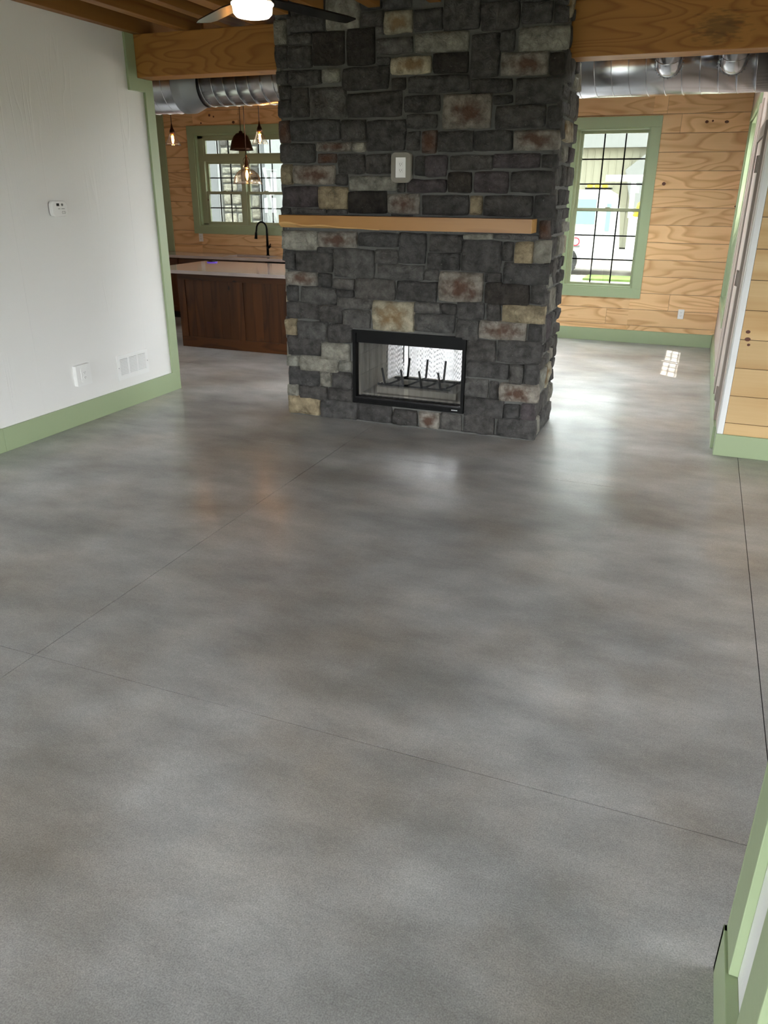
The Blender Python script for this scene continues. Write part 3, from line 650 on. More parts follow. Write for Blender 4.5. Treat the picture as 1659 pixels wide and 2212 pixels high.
# stones of the front, measured on the photograph: crop, left, top, right, bottom, tone
OR = {'A': (590, 0), 'B': (910, 0), 'C': (590, 240), 'D': (910, 240), 'E': (590, 480), 'F': (910, 480), 'G': (590, 720), 'H': (910, 720)}
FS = """A 575 -60 930 320 l;A 150 160 555 350 g;A 0 210 135 480 l;A 180 -60 560 150 g;A 0 -60 165 200 g;A 940 115 1195 285 m;A 1205 110 1505 360 t;B -85 85 225 330 g;A 1185 -60 1500 95 g;A 940 -60 1175 100 g
A 155 365 410 480 m;A 425 335 765 705 k;A 795 300 1095 700 k;A 1105 290 1195 375 m;A 1125 400 1510 580 m;B -80 345 515 560 l;A 20 495 145 740 g;A 155 495 415 730 g;A 1115 615 1265 695 m;B -335 612 105 800 t
A 30 765 150 915 g;A 160 755 515 920 g;A 525 750 725 890 l;A 742 725 1250 972 g;A 1285 840 1435 972 g;B -155 818 518 1003 g;A 60 930 185 1080 g;A 45 1085 185 1270 g;A 195 950 380 1275 g;A 395 945 780 1275 m;A 790 1000 1392 1270 g;B -196 1028 201 1215 g;C 1440 30 1775 190 g
B 232 -60 635 320 g;B 642 15 1060 325 g;B 642 -80 1060 8 g;B 1085 15 1420 245 g;B 1437 60 1600 240 g;B 1437 -60 1600 52 g;B 1070 -80 1425 5 g;B 1055 282 1622 550 l;B 855 325 1010 552 g;B 530 350 848 832 g;B 130 570 502 787 k;B 860 562 1380 812 r;B 1392 572 1550 802 k
B 535 850 985 1003 g;B 1025 835 1522 1122 g;B 225 1020 757 1392 r;B 775 1032 992 1125 g;B 795 1142 1345 1388 g;B 1358 1142 1520 1388 g
D 5 210 162 458 b;D 178 215 558 440 g;D 568 208 987 430 g;D 998 213 1510 420 r;C 1440 225 1590 430 g;C 60 95 172 345 b;C 178 90 722 322 g;C 730 90 1000 320 g;C 1010 92 1432 430 g
C 80 350 448 562 g;C 468 340 845 440 r;C 855 340 997 440 l;C 475 458 678 560 b;C 688 458 990 682 g;C 1000 465 1272 682 g;C 80 578 205 800 y;C 212 588 662 795 r;C 670 690 797 797 g;C 818 708 1332 866 l;C 1340 788 1422 882 g
C 1535 485 1648 702 g;D 35 480 272 715 p;D -165 742 262 887 p;C 95 820 482 1040 p;C 490 822 802 1068 y;C 812 872 1227 1112 k;C 1238 905 1582 1115 r;D -5 910 507 1132 g;C 80 1048 180 1130 g;C 205 1062 567 1112 m;C 582 1070 803 1116 m;C 1280 1125 1500 1135 g
D 300 478 770 635 g;D 775 462 1285 617 p;D 1303 462 1470 612 g;D 282 658 542 887 k;D 568 655 938 890 p;D 965 652 1442 888 g;D 518 922 652 1132 y;D 665 918 1212 1150 g;D 1220 912 1452 1162 g
E 90 95 482 300 l;E 490 105 902 272 r;E 920 115 1360 272 g;E 1360 118 1658 452 g;E 122 305 232 515 g;E 243 315 637 542 g;E 472 275 645 332 g;E 652 293 1092 602 m;E 1098 295 1350 450 m;E 1128 463 1632 630 m;E 140 540 477 692 r;E 480 555 632 712 g
E 642 618 882 728 m;E 885 615 1317 842 m;F -277 645 167 862 g;F 20 520 192 637 m;E 143 690 266 857 g;E 293 703 680 895 m;E 682 738 872 817 g;E 688 825 1080 942 m;E 143 868 487 1052 g;E 498 898 747 1095 g;E 758 948 1047 1150 m;E 1075 863 1532 1187 t
F -77 875 202 992 m;F -77 1002 357 1200 m;F 203 885 376 1005 g;F 380 870 682 1062 g;F 698 890 857 1077 g;F 873 903 1340 1102 y;F 362 1062 618 1285 m
F 92 135 442 330 g;F 60 338 412 522 g;F 428 198 867 542 g;F 455 128 780 182 l;F 788 138 1270 190 m;F 1280 -10 1400 185 b;F 880 213 990 432 g;F 1003 218 1212 452 y;F 1213 198 1462 442 l;F 180 543 672 867 r;F 678 548 862 657 g;F 883 448 1378 682 g;F 680 665 1172 907 k;F 1180 688 1345 897 g
H 615 -130 1142 77 r;H 1158 -100 1302 102 g;E 133 1050 255 1225 y;E 262 1083 592 1282 m;E 600 1103 847 1316 g;G 153 38 530 242 g;G 528 113 827 295 l;G 153 248 277 357 l;G 288 253 702 417 l;G 710 305 837 420 l;G 163 363 512 582 g;G 513 413 622 577 l;G 638 425 837 605 g
G 163 553 277 677 l;G 280 573 582 717 g;G 593 603 842 747 g;G 163 678 507 892 y;G 510 733 912 937 g;G 918 778 1287 992 g;G 1293 833 1562 1012 g;H -32 863 197 1047 r;H 198 883 433 1057 m;H 453 888 787 1102 g;H 808 938 1235 1152 g;H 458 708 892 917 g;H 888 778 1062 932 g;H 1073 773 1230 952 p
H 463 498 722 697 m;H 733 528 832 717 g;H 838 553 1275 752 r;H 483 318 952 492 g;H 948 338 1107 557 m;H 1108 343 1268 557 g;H 488 73 807 307 g;H 818 83 1292 332 g"""
K = 330.0 / 1659.0
si = 0
for line in FS.split('\n'):
    for it in line.split(';'):
        c, a, t, b_, d, ty = it.split(); a, t, b_, d = (float(q) * K for q in (a, t, b_, d)); ou, ov = OR[c]
        um, vm = (a + b_) / 2 + ou, (t + d) / 2 + ov; yf = 5.775
        x0 = unproj(a + ou, vm, yf)[0]; x1 = unproj(b_ + ou, vm, yf)[0]; z1 = unproj(um, t + ov, yf)[1]; z0 = unproj(um, d + ov, yf)[1]
        x1 = min(x1, -1.005); x0 = max(x0, -3.155); z1 = min(z1, ZC - .01); z0 = max(z0, .006)
        if 0 < (FX0 - x1) < .03: x1 = FX0 - .012
        si += 1; dp = .028 + .012 * random.Random(si).random()
        if ty in 'lrt': dp += .006
        stone(Vector(((x0 + x1) / 2, CY0, (z0 + z1) / 2)), Vector((1, 0, 0)), Vector((0, 0, 1)), Vector((0, -1, 0)), x1 - x0 + .011, z1 - z0 + .011, ty, dp, si, fp)
# thin filler stones over the top row and the sides, coursed at random
def course(P0, U, Nn, length, seed, rows):
    global si
    rn = random.Random(seed); z = .012
    while z < ZC - .05:
        h = rn.choice(rows); h = min(h, ZC - .005 - z); x = 0
        while x < length - .04:
            w_ = rn.uniform(.12, .33); 
            if length - x - w_ < .09: w_ = length - x
            si += 1; ty = rn.choice('gmmmgmmlmgpmglmt')  # paler mix paints in the far room's light on the chimney side
            if h > .16 and rn.random() < .35:
                hh = h * rn.uniform(.42, .58)
                stone(P0 + U * (x + w_ / 2) + Vector((0, 0, z + hh / 2)), U, Vector((0, 0, 1)), Nn, w_ - .014, hh - .012, ty, .016 + rn.random() * .014, si, fp); si += 1
                stone(P0 + U * (x + w_ / 2) + Vector((0, 0, z + hh + (h - hh) / 2)), U, Vector((0, 0, 1)), Nn, w_ - .014, h - hh - .012, rn.choice('ggmk'), .016 + rn.random() * .014, si, fp)
            else:
                stone(P0 + U * (x + w_ / 2) + Vector((0, 0, z + h / 2)), U, Vector((0, 0, 1)), Nn, w_ - .014, h - .012, ty, .016 + rn.random() * .014, si, fp)
            x += w_
        z += h
course(Vector((CX1, CY0 - .02, 0)), Vector((0, 1, 0)), Vector((1, 0, 0)), CY1 - CY0 + .045, 21, (.13, .16, .19, .21))
course(Vector((CX0, CY1 + .02, 0)), Vector((0, -1, 0)), Vector((-1, 0, 0)), CY1 - CY0 + .045, 22, (.17, .21, .24))
M['knot'] = simple('dark_pine_knot', (.10, .03, .012), .5, vary=.3)
def knot(u, v, yp, r_, parent, sx=1.0):
    x, z = unproj(u, v, yp)
    vs = [(x + r_ * sx * math.cos(t) * k, yp - h, z + r_ * math.sin(t) * k) for k, h in ((1, .0002), (.8, .0012)) for t in [2 * math.pi * i / 12 for i in range(12)]] + [(x, yp - .0014, z)]
    MB().raw(vs, [(i, (i + 1) % 12, 12 + (i + 1) % 12, 12 + i) for i in range(12)] + [(12 + i, 12 + (i + 1) % 12, 24) for i in range(12)], True).build('knot', M['knot'], parent)
for u, v, r_, sx in ((1434, 397, .020, 1.1), (1527, 263, .016, 1.2), (1540, 261, .011, 1), (1570, 263, .015, 1.5), (452, 249, .018, 1), (461, 252, .012, 1), (434, 266, .012, 1), (504, 264, .018, 1.3), (450, 432, .008, 1.5), (1589, 446, .012, 1.2)): knot(u, v, YF, r_, wb, sx)
for u, v, r_, sx in ((1616, 717, .012, 1.3), (1615, 733, .014, 1.4), (1617, 745, .009, 1.2), (1606, 671, .006, 1)): knot(u, v, YP, r_, wa, sx)
# outlet with its mortar surround
sq = unproj(867.5, 362, 5.77)
# firebox
fy0 = 5.772
fbx = MB().box(FX0, FX0 + .026, fy0, CY1, FZ0, FZ1).box(FX1 - .026, FX1, fy0, CY1, FZ0, FZ1).box(FX0 + .026, FX1 - .026, fy0, CY1, FZ1 - .02, FZ1)
fbx.box(FX0 + .026, FX1 - .026, fy0, CY1, FZ0, FZ0 + .055).box(FX0 + .026, FX1 - .026, fy0 + .02, fy0 + .09, FZ1 - .10, FZ1 - .02).box(FX0 + .026, FX1 - .026, CY1 - .09, CY1 - .02, FZ1 - .10, FZ1 - .02)
fr = fbx.build('firebox_frame', M['black'], fp)
lv = MB()
for i in range(60):
    x = FX0 + .04 + i * (FX1 - FX0 - .08) / 60.0; lv.box(x, x + .007, fy0 - .004, fy0, FZ0 + .014, FZ0 + .034)
o = lv.build('vent_louver', M['black'], fr); o['kind'] = 'stuff'
box('front_lip', FX0 + .02, FX1 - .02, fy0 - .006, fy0 + .0, FZ0 + .045, FZ0 + .058, M['gloss_black'], fr)
bp_ = box('badge', FX1 - .10, FX1 - .035, fy0 - .0065, fy0 - .004, FZ0 + .018, FZ0 + .030, M['black'], fr)
lt_ = MB()
for i in range(6): lt_.box(FX1 - .094 + i * .0085, FX1 - .0885 + i * .0085, fy0 - .0072, fy0 - .0065, FZ0 + .0205, FZ0 + .0275)
lt_.build('badge_print', M['white'], fr)['kind'] = 'stuff'
# refractory lining with panel joints
for a, b_ in ((5.835, 6.02), (6.023, 6.24), (6.243, 6.46)):
    for c, d in ((.215, .38), (.383, .55), (.553, .655)):
        box('refractory_panel', FX0 + .027, FX0 + .045, a, b_, c, d, M['firebrick'], fp); box('refractory_panel', FX1 - .045, FX1 - .027, a, b_, c, d, M['firebrick'], fp)
box('refractory_floor', FX0 + .027, FX1 - .027, 5.86, 6.44, FZ0 + .056, FZ0 + .07, M['firebrick'], fp)
box('burner_pan', FX0 + .16, FX1 - .10, 5.90, 6.36, FZ0 + .0705, FZ0 + .125, M['firebrick'], fp, .004)
box('smoke_hood', FX0 + .027, FX1 - .027, 5.86, 6.40, FZ1 - .11, FZ1 - .02, M['dark'], fp)
def curtain(x0, x1, y, z0, z1, seed):
    rn = random.Random(seed); n = 70; vs = []; fs = []
    for i in range(n + 1):
        x = x0 + (x1 - x0) * i / n; dy = .010 * math.sin(i * .75 + seed) + .005 * math.sin(i * 1.9 + 2 * seed)
        vs += [(x, y + dy, z0), (x, y + dy * .6, z1)]
    for i in range(n): fs.append((2 * i, 2 * i + 2, 2 * i + 3, 2 * i + 1))
    return MB().raw(vs, fs, True).build('mesh_curtain', M['curtain'], fp, recalc=False)
xm = -2.10
curtain(FX0 + .028, xm - .004, 5.815, FZ0 + .06, FZ1 - .03, 1); curtain(xm + .03, FX1 - .028, 5.815, FZ0 + .06, FZ1 - .03, 2)
curtain(FX0 + .028, FX1 - .028, 6.42, FZ0 + .06, FZ1 - .03, 3)
MB().cyl((FX0 + .026, 5.815, FZ1 - .028), (FX1 - .026, 5.815, FZ1 - .028), .004, n=8).build('curtain_rod', M['black'], fp)
for x in (xm - .008, xm + .034): MB().tube([(x, 5.803, FZ1 - .04), (x, 5.802, .60), (x + .003, 5.80, .52)], .004, 6).build('curtain_pull', M['black'], fp)
# grate
gr = empty('fire_grate', (-2.06, 6.06, .26), 'black iron log grate with upright prongs standing inside the firebox', 'grate')
zf = .285
MB().tube([(-2.40, 5.985, .285), (-2.385, 5.975, zf), (-2.3, 5.97, zf), (-1.80, 5.97, zf - .002), (-1.76, 5.97, zf - .006), (-1.745, 5.97, .285 - .03)], .010, 8).build('front_bar', M['black'], gr)
MB().tube([(-2.33, 6.20, .30), (-1.74, 6.20, .30)], .010, 8).build('rear_bar', M['black'], gr)
for i, x in enumerate((-2.335, -2.17, -2.01, -1.845)):
    pg = MB().cyl((x + .004, 5.966, .292), (x - .016, 5.952, .428), .0095, n=10).tube([(x + .004, 5.97, .292), (x + .03, 6.0, .288), (x + .07, 6.08, .300), (x + .10, 6.16, .312), (x + .125, 6.205, .318)], .008, 8)
    if i < 3: pg.cyl((x + .122, 6.205, .315), (x + .132, 6.215, .475), .0095, n=10)
    pg.build('prong', M['black'], gr)
for x, yy in ((-2.36, 5.975), (-1.80, 5.975), (-2.3, 6.2), (-1.78, 6.2)): MB().cyl((x, yy, .284), (x, yy, .30), .008, n=8).build('foot', M['black'], gr)
# mantel shelf: straight front with a live edge at the lower left
def mantel():
    root = empty('mantel_shelf', (-2.09, 5.70, 1.525), 'long pale hardwood mantel shelf with a wavy live edge at left, on the stone', 'shelf')
    n = 40; vs = []; x0, x1 = -3.075, -1.117; y0, y1 = 5.60, 5.775; zt = 1.619
    low = []
    for i in range(n + 1):
        t = i / n; x = x0 + (x1 - x0) * t
        zb = 1.527 + (.030 * max(0, 1 - t / .42) * (1 + .25 * math.sin(t * 40)) if t < .42 else 0)
        low.append((x, zb))
    for (x, zb) in low: vs += [(x, y0, zb), (x, y0, zt), (x, y1, zt), (x, y1, 1.527)]
    fs = []
    for i in range(n):
        a, b_ = 4 * i, 4 * i + 4
        for k_ in range(4): fs.append((a + k_, b_ + k_, b_ + (k_ + 1) % 4, a + (k_ + 1) % 4))
    fs += [(0, 1, 2, 3), (4 * n, 4 * n + 3, 4 * n + 2, 4 * n + 1)]
    MB().raw(vs, fs).build('board', M['mantel'], root)
    vs = []; fs = []; q = int(n * .44)
    for (x, zb) in low[:q + 1]:
        k_ = (zb - 1.527) / .03; vs += [(x, y0 - .003, zb + .004 + .006 * k_), (x, y0 - .001, zb - .002), (x, y0 + .03, 1.527 + .004), (x, y0 + .10, 1.5255), (x, y0 + .06, zb + .001)]
    for i in range(q):
        a, b_ = 5 * i, 5 * i + 5
        for k_ in range(5): fs.append((a + k_, b_ + k_, b_ + (k_ + 1) % 5, a + (k_ + 1) % 5))
    fs += [(4, 3, 2, 1, 0), tuple(5 * q + i for i in range(5))]
    o = MB().raw(vs, fs).build('live_edge', M['sapwood'], root); o['label'] = 'pale sapwood live edge'
    o = box('end_grain', x1, x1 + .002, y0, y1, 1.528, zt - .001, M['sapwood'], root); o['label'] = 'pale sawn end'
mantel()

# ------------------------------------------------------------------ electrical plates
def outlet(name, c, U, Nn, label, w_=.072, h_=.118, group=None, tall=True):
    c = Vector(c); U = Vector(U); Nn = Vector(Nn); V = Vector((0, 0, 1)); root = empty(name, c, label, 'outlet', group)
    def b(nm, u0, u1, v0, v1, n0, n1, mat, bev=0, par=root):
        p = c + U * u0 + V * v0 + Nn * n0; q = c + U * u1 + V * v1 + Nn * n1; return box(nm, p.x, q.x, p.y, q.y, p.z, q.z, mat, par, bev)
    b('cover_plate', -w_ / 2, w_ / 2, -h_ / 2, h_ / 2, 0, .006, M['white'], .002)
    for s_ in (-1, 1):
        cc = s_ * .020
        rc = b('receptacle', -.017, .017, cc - .0145, cc + .0145, .006, .0085, M['white'], .001)
        b('slot', -.008, -.0055, cc - .001, cc + .007, .0085, .009, M['black'], 0, rc); b('slot', .0055, .008, cc - .001, cc + .006, .0085, .009, M['black'], 0, rc); b('slot', -.002, .002, cc - .010, cc - .006, .0085, .009, M['black'], 0, rc)
    return root, b
oc = outlet('wall_outlet', (sq[0], 5.752, sq[1]), (1, 0, 0), (0, -1, 0), 'white duplex outlet set in a smooth mortar patch on the stone chimney', .078, .135)
def rrect(w_, h_, r, n=5):
    pts = []
    for cx, cz, a0 in ((w_ / 2 - r, h_ / 2 - r, 0), (-w_ / 2 + r, h_ / 2 - r, 90), (-w_ / 2 + r, -h_ / 2 + r, 180), (w_ / 2 - r, -h_ / 2 + r, 270)):
        for i in range(n + 1):
            t = math.radians(a0 + 90 * i / n); pts.append((cx + r * math.cos(t), cz + r * math.sin(t)))
    return pts
def plate_mesh(c, U, Nn, pts, d0, d1, inset=0.0):
    c = Vector(c); U = Vector(U); Nn = Vector(Nn); V = Vector((0, 0, 1)); n = len(pts)
    s_ = 1 - inset
    vs = [c + U * a + V * b + Nn * d0 for a, b in pts] + [c + U * a + V * b + Nn * (d1 - .004 if inset else d1) for a, b in pts] + [c + U * a * s_ + V * b * s_ + Nn * d1 for a, b in pts]
    fs = [(i, (i + 1) % n, n + (i + 1) % n, n + i) for i in range(n)] + [(n + i, n + (i + 1) % n, 2 * n + (i + 1) % n, 2 * n + i) for i in range(n)] + [tuple(range(n))[::-1], tuple(range(2 * n, 3 * n))]
    return MB().raw(vs, fs)
M['patch'] = simple('smooth_mortar_patch', (.26, .245, .21), .85, bump=.3, bscale=60)
plate_mesh((sq[0], 5.80, sq[1]), (1, 0, 0), (0, -1, 0), rrect(.155, .205, .035), 0, .0475, .03).build('mortar_patch', M['patch'], oc[0])['label'] = 'smooth tan mortar surround'
outlet('wall_outlet', (-.140, YF, .392), (1, 0, 0), (0, -1, 0), 'white outlet low on the pine wall right of the tall far window')
outlet('wall_outlet', (-7.165, YF, 1.135), (1, 0, 0), (0, -1, 0), 'white outlet on the pine kitchen wall below the window, above the counter')
# surface box outlet on the white wall
r_, b_f = outlet('wall_outlet', (XW + .034, 4.895, .395), (0, -1, 0), (1, 0, 0), 'white outlet in a square raised box low on the white wall', .070, .114)
plate_mesh((XW, 4.895, .395), (0, 1, 0), (1, 0, 0), rrect(.165, .168, .006, 2), .0005, .034).build('raised_box', M['white'], r_)

# carbon monoxide alarm
def co_alarm():
    c = (XW, 4.885, 1.655); root = empty('carbon_monoxide_alarm', c, 'white rounded carbon monoxide alarm high on the white wall', 'alarm')
    plate_mesh(c, (0, 1, 0), (1, 0, 0), rrect(.146, .104, .03), .001, .012).build('back_plate', simple('grey_back', (.25, .25, .25), .5), root)
    plate_mesh(c, (0, 1, 0), (1, 0, 0), rrect(.156, .112, .034, 6), .012, .040, .10).build('housing', M['white'], root)
    x = XW + .0402
    box('display', x, x + .001, 4.885 - .030, 4.885 - .002, 1.674, 1.693, M['dark'], root)
    MB().cyl((x, 4.885 + .028, 1.683), (x + .002, 4.885 + .028, 1.683), .0095, n=20).build('test_button', simple('grey_button', (.10, .10, .10), .5), root)
    gm = simple('grey_print', (.22, .22, .22), .6)
    text('lettering', 'CO', .026, (x + .0004, 4.885 + .036, 1.628), (math.pi / 2, 0, math.pi / 2), gm, root, .0003)
    box('small_print', x, x + .0005, 4.885 - .018, 4.885 + .004, 1.653, 1.657, gm, root)
    box('small_print', x, x + .0005, 4.885 + .016, 4.885 + .050, 1.653, 1.657, gm, root)
co_alarm()

# return-air register
def register():
    y0, y1, z0, z1 = 5.334, 5.752, .250, .462; root = empty('vent_register', (XW, (y0 + y1) / 2, z0), 'white metal return-air vent with three louvered columns above the green baseboard', 'vent')
    mb = MB(); x0, x1 = XW + .0005, XW + .008
    cols = [(y0 + .036 + i * .121, y0 + .036 + i * .121 + .104) for i in range(3)]
    zb, zt = z0 + .035, z1 - .035
    mb.box(x0, x1, y0, y1, z0, zb, .001).box(x0, x1, y0, y1, zt, z1, .001); ys_ = [y0] + [q for c in cols for q in c] + [y1]
    for i in range(0, len(ys_), 2): mb.box(x0, x1, ys_[i], ys_[i + 1], zb, zt)
    mb.build('face_frame', M['white'], root)
    box('duct_opening', XW + .0005, XW + .0015, cols[0][0], cols[2][1], zb, zt, M['dark'], root)
    for c in cols:
        n = 11; h = (zt - zb) / n
        for i in range(n):
            z = zb + i * h
            MB().raw([(x1 + .001, c[0], z), (x1 + .001, c[1], z), (x0 + .002, c[1], z + h * .70), (x0 + .002, c[0], z + h * .70), (x1 + .0, c[0], z + .001), (x1 + .0, c[1], z + .001), (x0 + .001, c[1], z + h * .75), (x0 + .001, c[0], z + h * .75)],
                     [(0, 1, 2, 3), (4, 7, 6, 5), (0, 4, 5, 1), (2, 6, 7, 3), (0, 3, 7, 4), (1, 5, 6, 2)]).build('louver', M['white'], root)
    for y in (y0 + .014, y1 - .014): MB().cyl((x1, y, (z0 + z1) / 2), (x1 + .002, y, (z0 + z1) / 2), .0045, n=10).build('screw', M['steel'], root)
register()

# ------------------------------------------------------------------ ducts
def duct(name, x0, x1, r, label, yc=6.93, zc=2.69, pitch=.125):
    root = empty(name, ((x0 + x1) / 2, yc, zc), label, 'duct')
    prof = []
    MB().cyl((x0, yc, zc), (x1, yc, zc), r, n=48, caps=True).build('duct_pipe', M['steel'], root)
    pts = []; n = int((x1 - x0) / pitch * 30)
    for i in range(n + 1):
        x = x0 + .01 + (x1 - x0 - .02) * i / n; t = 2 * math.pi * (x - x0) / pitch
        pts.append((x, yc + math.cos(t) * (r + .001), zc + math.sin(t) * (r + .001)))
    MB().tube(pts, .0035, 5).build('spiral_seam', M['steel'], root)
    return root
d1 = duct('spiral_duct', -1.9, .275, .198, 'big galvanised spiral duct right of the chimney under the beam', zc=2.675)
d2 = duct('spiral_duct', -4.53, -2.0, .178, 'narrower galvanised spiral duct between the reducer and the chimney left side', zc=2.69)
d3 = duct('spiral_duct', -7.79, -4.72, .226, 'wider galvanised spiral duct at far left behind the header beam', zc=2.69)
rd = empty('duct_reducer', (-4.65, 6.93, 2.69), 'dull grey reducer collar joining the wide and narrow ducts', 'duct')
mb = MB(); yc, zc = 6.93, 2.69
def ring(mb, prof):
    base = len(mb.v); n = 48
    for x, r in prof:
        for j in range(n):
            t = 2 * math.pi * j / n; mb.v.append(Vector((x, yc + r * math.cos(t), zc + r * math.sin(t))))
    for i in range(len(prof) - 1):
        for j in range(n): mb.f.append([base + i * n + j, base + i * n + (j + 1) % n, base + (i + 1) * n + (j + 1) % n, base + (i + 1) * n + j]); mb.sm.append(True)
ring(mb, [(-4.745, .2295), (-4.66, .2295), (-4.65, .227), (-4.54, .184), (-4.50, .1825)])
mb.build('cone', M['steel_dark'], rd)
def tap(x, label):
    root = empty('duct_tap', (x, 6.62, 2.66), label, 'duct branch')
    pts = [(x, 6.76, 2.655), (x, 6.72, 2.66)]
    for i in range(7):
        t = math.pi / 2 * i / 6; pts.append((x, 6.70 - .09 * math.sin(t), 2.66 + .09 * (1 - math.cos(t))))
    pts.append((x, 6.61, 3.21))
    pts2 = pts; MB().tube(pts2, .088, 28).build('elbow_pipe', M['steel'], root)
    for q in (2, 5, 8):
        p, p2 = Vector(pts2[q]), Vector(pts2[q + 1] if q < 8 else (x, 6.61, 3.2)); d = (p2 - p).normalized(); MB().cyl(p - d * .003, p + d * .003, .0905, n=28).build('crimp_ring', M['steel'], root)
    sd_ = MB()
    for j in range(28):
        t = 2 * math.pi * j / 28; r = .098; yy = 6.93 - math.sqrt(.1995 ** 2 - min(.19, abs(r * math.sin(t))) ** 2); sd_.box(x + r * math.cos(t) - .003, x + r * math.cos(t) + .003, yy - .006, yy, 2.665 + r * math.sin(t) - .003, 2.665 + r * math.sin(t) + .003)
    sd_.build('rivets', M['steel_dark'], root)['kind'] = 'stuff'
tap(-.424, 'round branch pipe rising from the big duct, nearer the chimney')
tap(.012, 'round branch pipe rising from the big duct, nearer the right wall')

# ------------------------------------------------------------------ kitchen
cb0 = [-7.79, -7.18, -6.60, -6.15, -5.70, -5.09, -4.5, -3.9]
clab = ['dark wood base cabinet in the left corner under the back counter', 'dark wood base cabinet second from left under the back counter', 'dark wood sink base cabinet below the window, left half', 'dark wood sink base cabinet below the faucet']
for i in range(len(cb0) - 1):
    a, b_ = cb0[i] + .002, cb0[i + 1] - .002
    if i == 4:
        t = empty('dishwasher', ((a + b_) / 2, 10.2, 0), 'black dishwasher under the back counter beside the chimney edge', 'dishwasher')
        box('tub', a, b_, 10.0, 10.56, .10, .872, M['dark'], t); box('door', a + .004, b_ - .004, 9.965, 9.999, .11, .80, M['gloss_black'], t, .004); box('control_panel', a + .004, b_ - .004, 9.962, 9.999, .803, .868, M['gloss_black'], t, .004); box('toe_kick', a, b_, 10.04, 10.06, 0, .10, M['dark'], t)
        for q in range(6): MB().cyl((a + .1 + q * .05, 9.9605, .838), (a + .1 + q * .05, 9.963, .838), .006, n=8).build('button', M['sinksteel'], t)
        continue
    t = empty('base_cabinet', ((a + b_) / 2, 10.25, 0), clab[i] if i < 4 else ('dark wood base cabinet of the back counter hidden behind the chimney, nearer the dishwasher' if i == 5 else 'last dark wood base cabinet at the right end of the back counter'), 'cabinet', 'base cabinets along the kitchen wall')
    (MB().box(a, b_, 9.985, 10.56, .10, .69).box(a, b_, 9.985, 10.005, .69, .876) if i in (2, 3) else MB().box(a, b_, 9.985, 10.56, .10, .876)).build('cabinet_body', M['alder'], t); box('toe_kick', a, b_, 10.05, 10.07, 0, .10, M['dark'], t)
    d = box('drawer', a + .012, b_ - .012, 9.964, 9.984, .735, .868, M['alderX'], t, .003)
    hs = 2 if b_ - a > .5 else 1
    for q in range(hs):
        x0 = a + .012 + q * (b_ - a - .024) / hs; x1 = x0 + (b_ - a - .024) / hs - .004
        dd = MB().box(x0, x0 + .055, 9.964, 9.984, .125, .722, .002).box(x1 - .055, x1, 9.964, 9.984, .125, .722, .002).box(x0 + .055, x1 - .055, 9.964, 9.984, .125, .18).box(x0 + .055, x1 - .055, 9.964, 9.984, .667, .722).box(x0 + .055, x1 - .055, 9.973, 9.984, .18, .667).build('door', M['alder'], t)
ct = MB()
wall_with_holes(ct, 'X', 9.935, 9.94, -7.798, -3.9, .88, .918, [])
for a, b_, c, d in ((-7.798, -6.45, 9.94, 10.578), (-5.75, -3.9, 9.94, 10.578), (-6.45, -5.75, 9.94, 10.03), (-6.45, -5.75, 10.42, 10.578)): ct.box(a, b_, c, d, .88, .918)
ct = ct.build('countertop', M['quartz']); tag(ct, 'long pale pinkish stone countertop along the back kitchen wall', 'countertop')
sk = empty('sink', (-6.1, 10.22, .70), 'undermount steel sink in the back counter under the window', 'sink')
MB().box(-6.46, -6.44, 10.02, 10.43, .70, .8795).box(-5.76, -5.74, 10.02, 10.43, .70, .8795).box(-6.44, -5.76, 10.02, 10.04, .70, .8795).box(-6.44, -5.76, 10.41, 10.43, .70, .8795).box(-6.44, -5.76, 10.04, 10.41, .70, .71).build('basin', M['sinksteel'], sk)
MB().cyl((-6.1, 10.22, .7102), (-6.1, 10.22, .714), .04, n=20).build('drain', M['black'], sk)
fa = empty('faucet', (-5.955, 10.47, .918), 'tall matte black gooseneck faucet with side lever at the sink', 'faucet')
MB().cyl((-5.955, 10.47, .918), (-5.955, 10.47, .925), .028, n=20).build('base_flange', M['black'], fa)
ax = Vector((-.75, -.66, 0)).normalized(); b0 = Vector((-5.955, 10.47, 0)); pts = [b0 + Vector((0, 0, .92)), b0 + Vector((0, 0, 1.28))]
R_ = .075
for i in range(1, 10):
    t = math.pi * i / 9; pts.append(b0 + ax * (R_ - R_ * math.cos(t)) + Vector((0, 0, 1.28 + R_ * 1.35 * math.sin(t))))
pts.append(b0 + ax * (2 * R_ + .008) + Vector((0, 0, 1.24)))
MB().tube(pts, [.019, .015] + [.013] * 10, 10).build('spout', M['black'], fa)
MB().cyl(pts[-1], pts[-1] + ax * .008 - Vector((0, 0, .09)), .016, .022, n=14).build('spray_head', M['black'], fa)
MB().cyl((-5.955, 10.47, 1.02), (-5.885, 10.42, 1.05), .020, .016, n=12).tube([(-5.89, 10.42, 1.05), (-5.865, 10.40, 1.085)], .007, 8).build('lever', M['black'], fa)
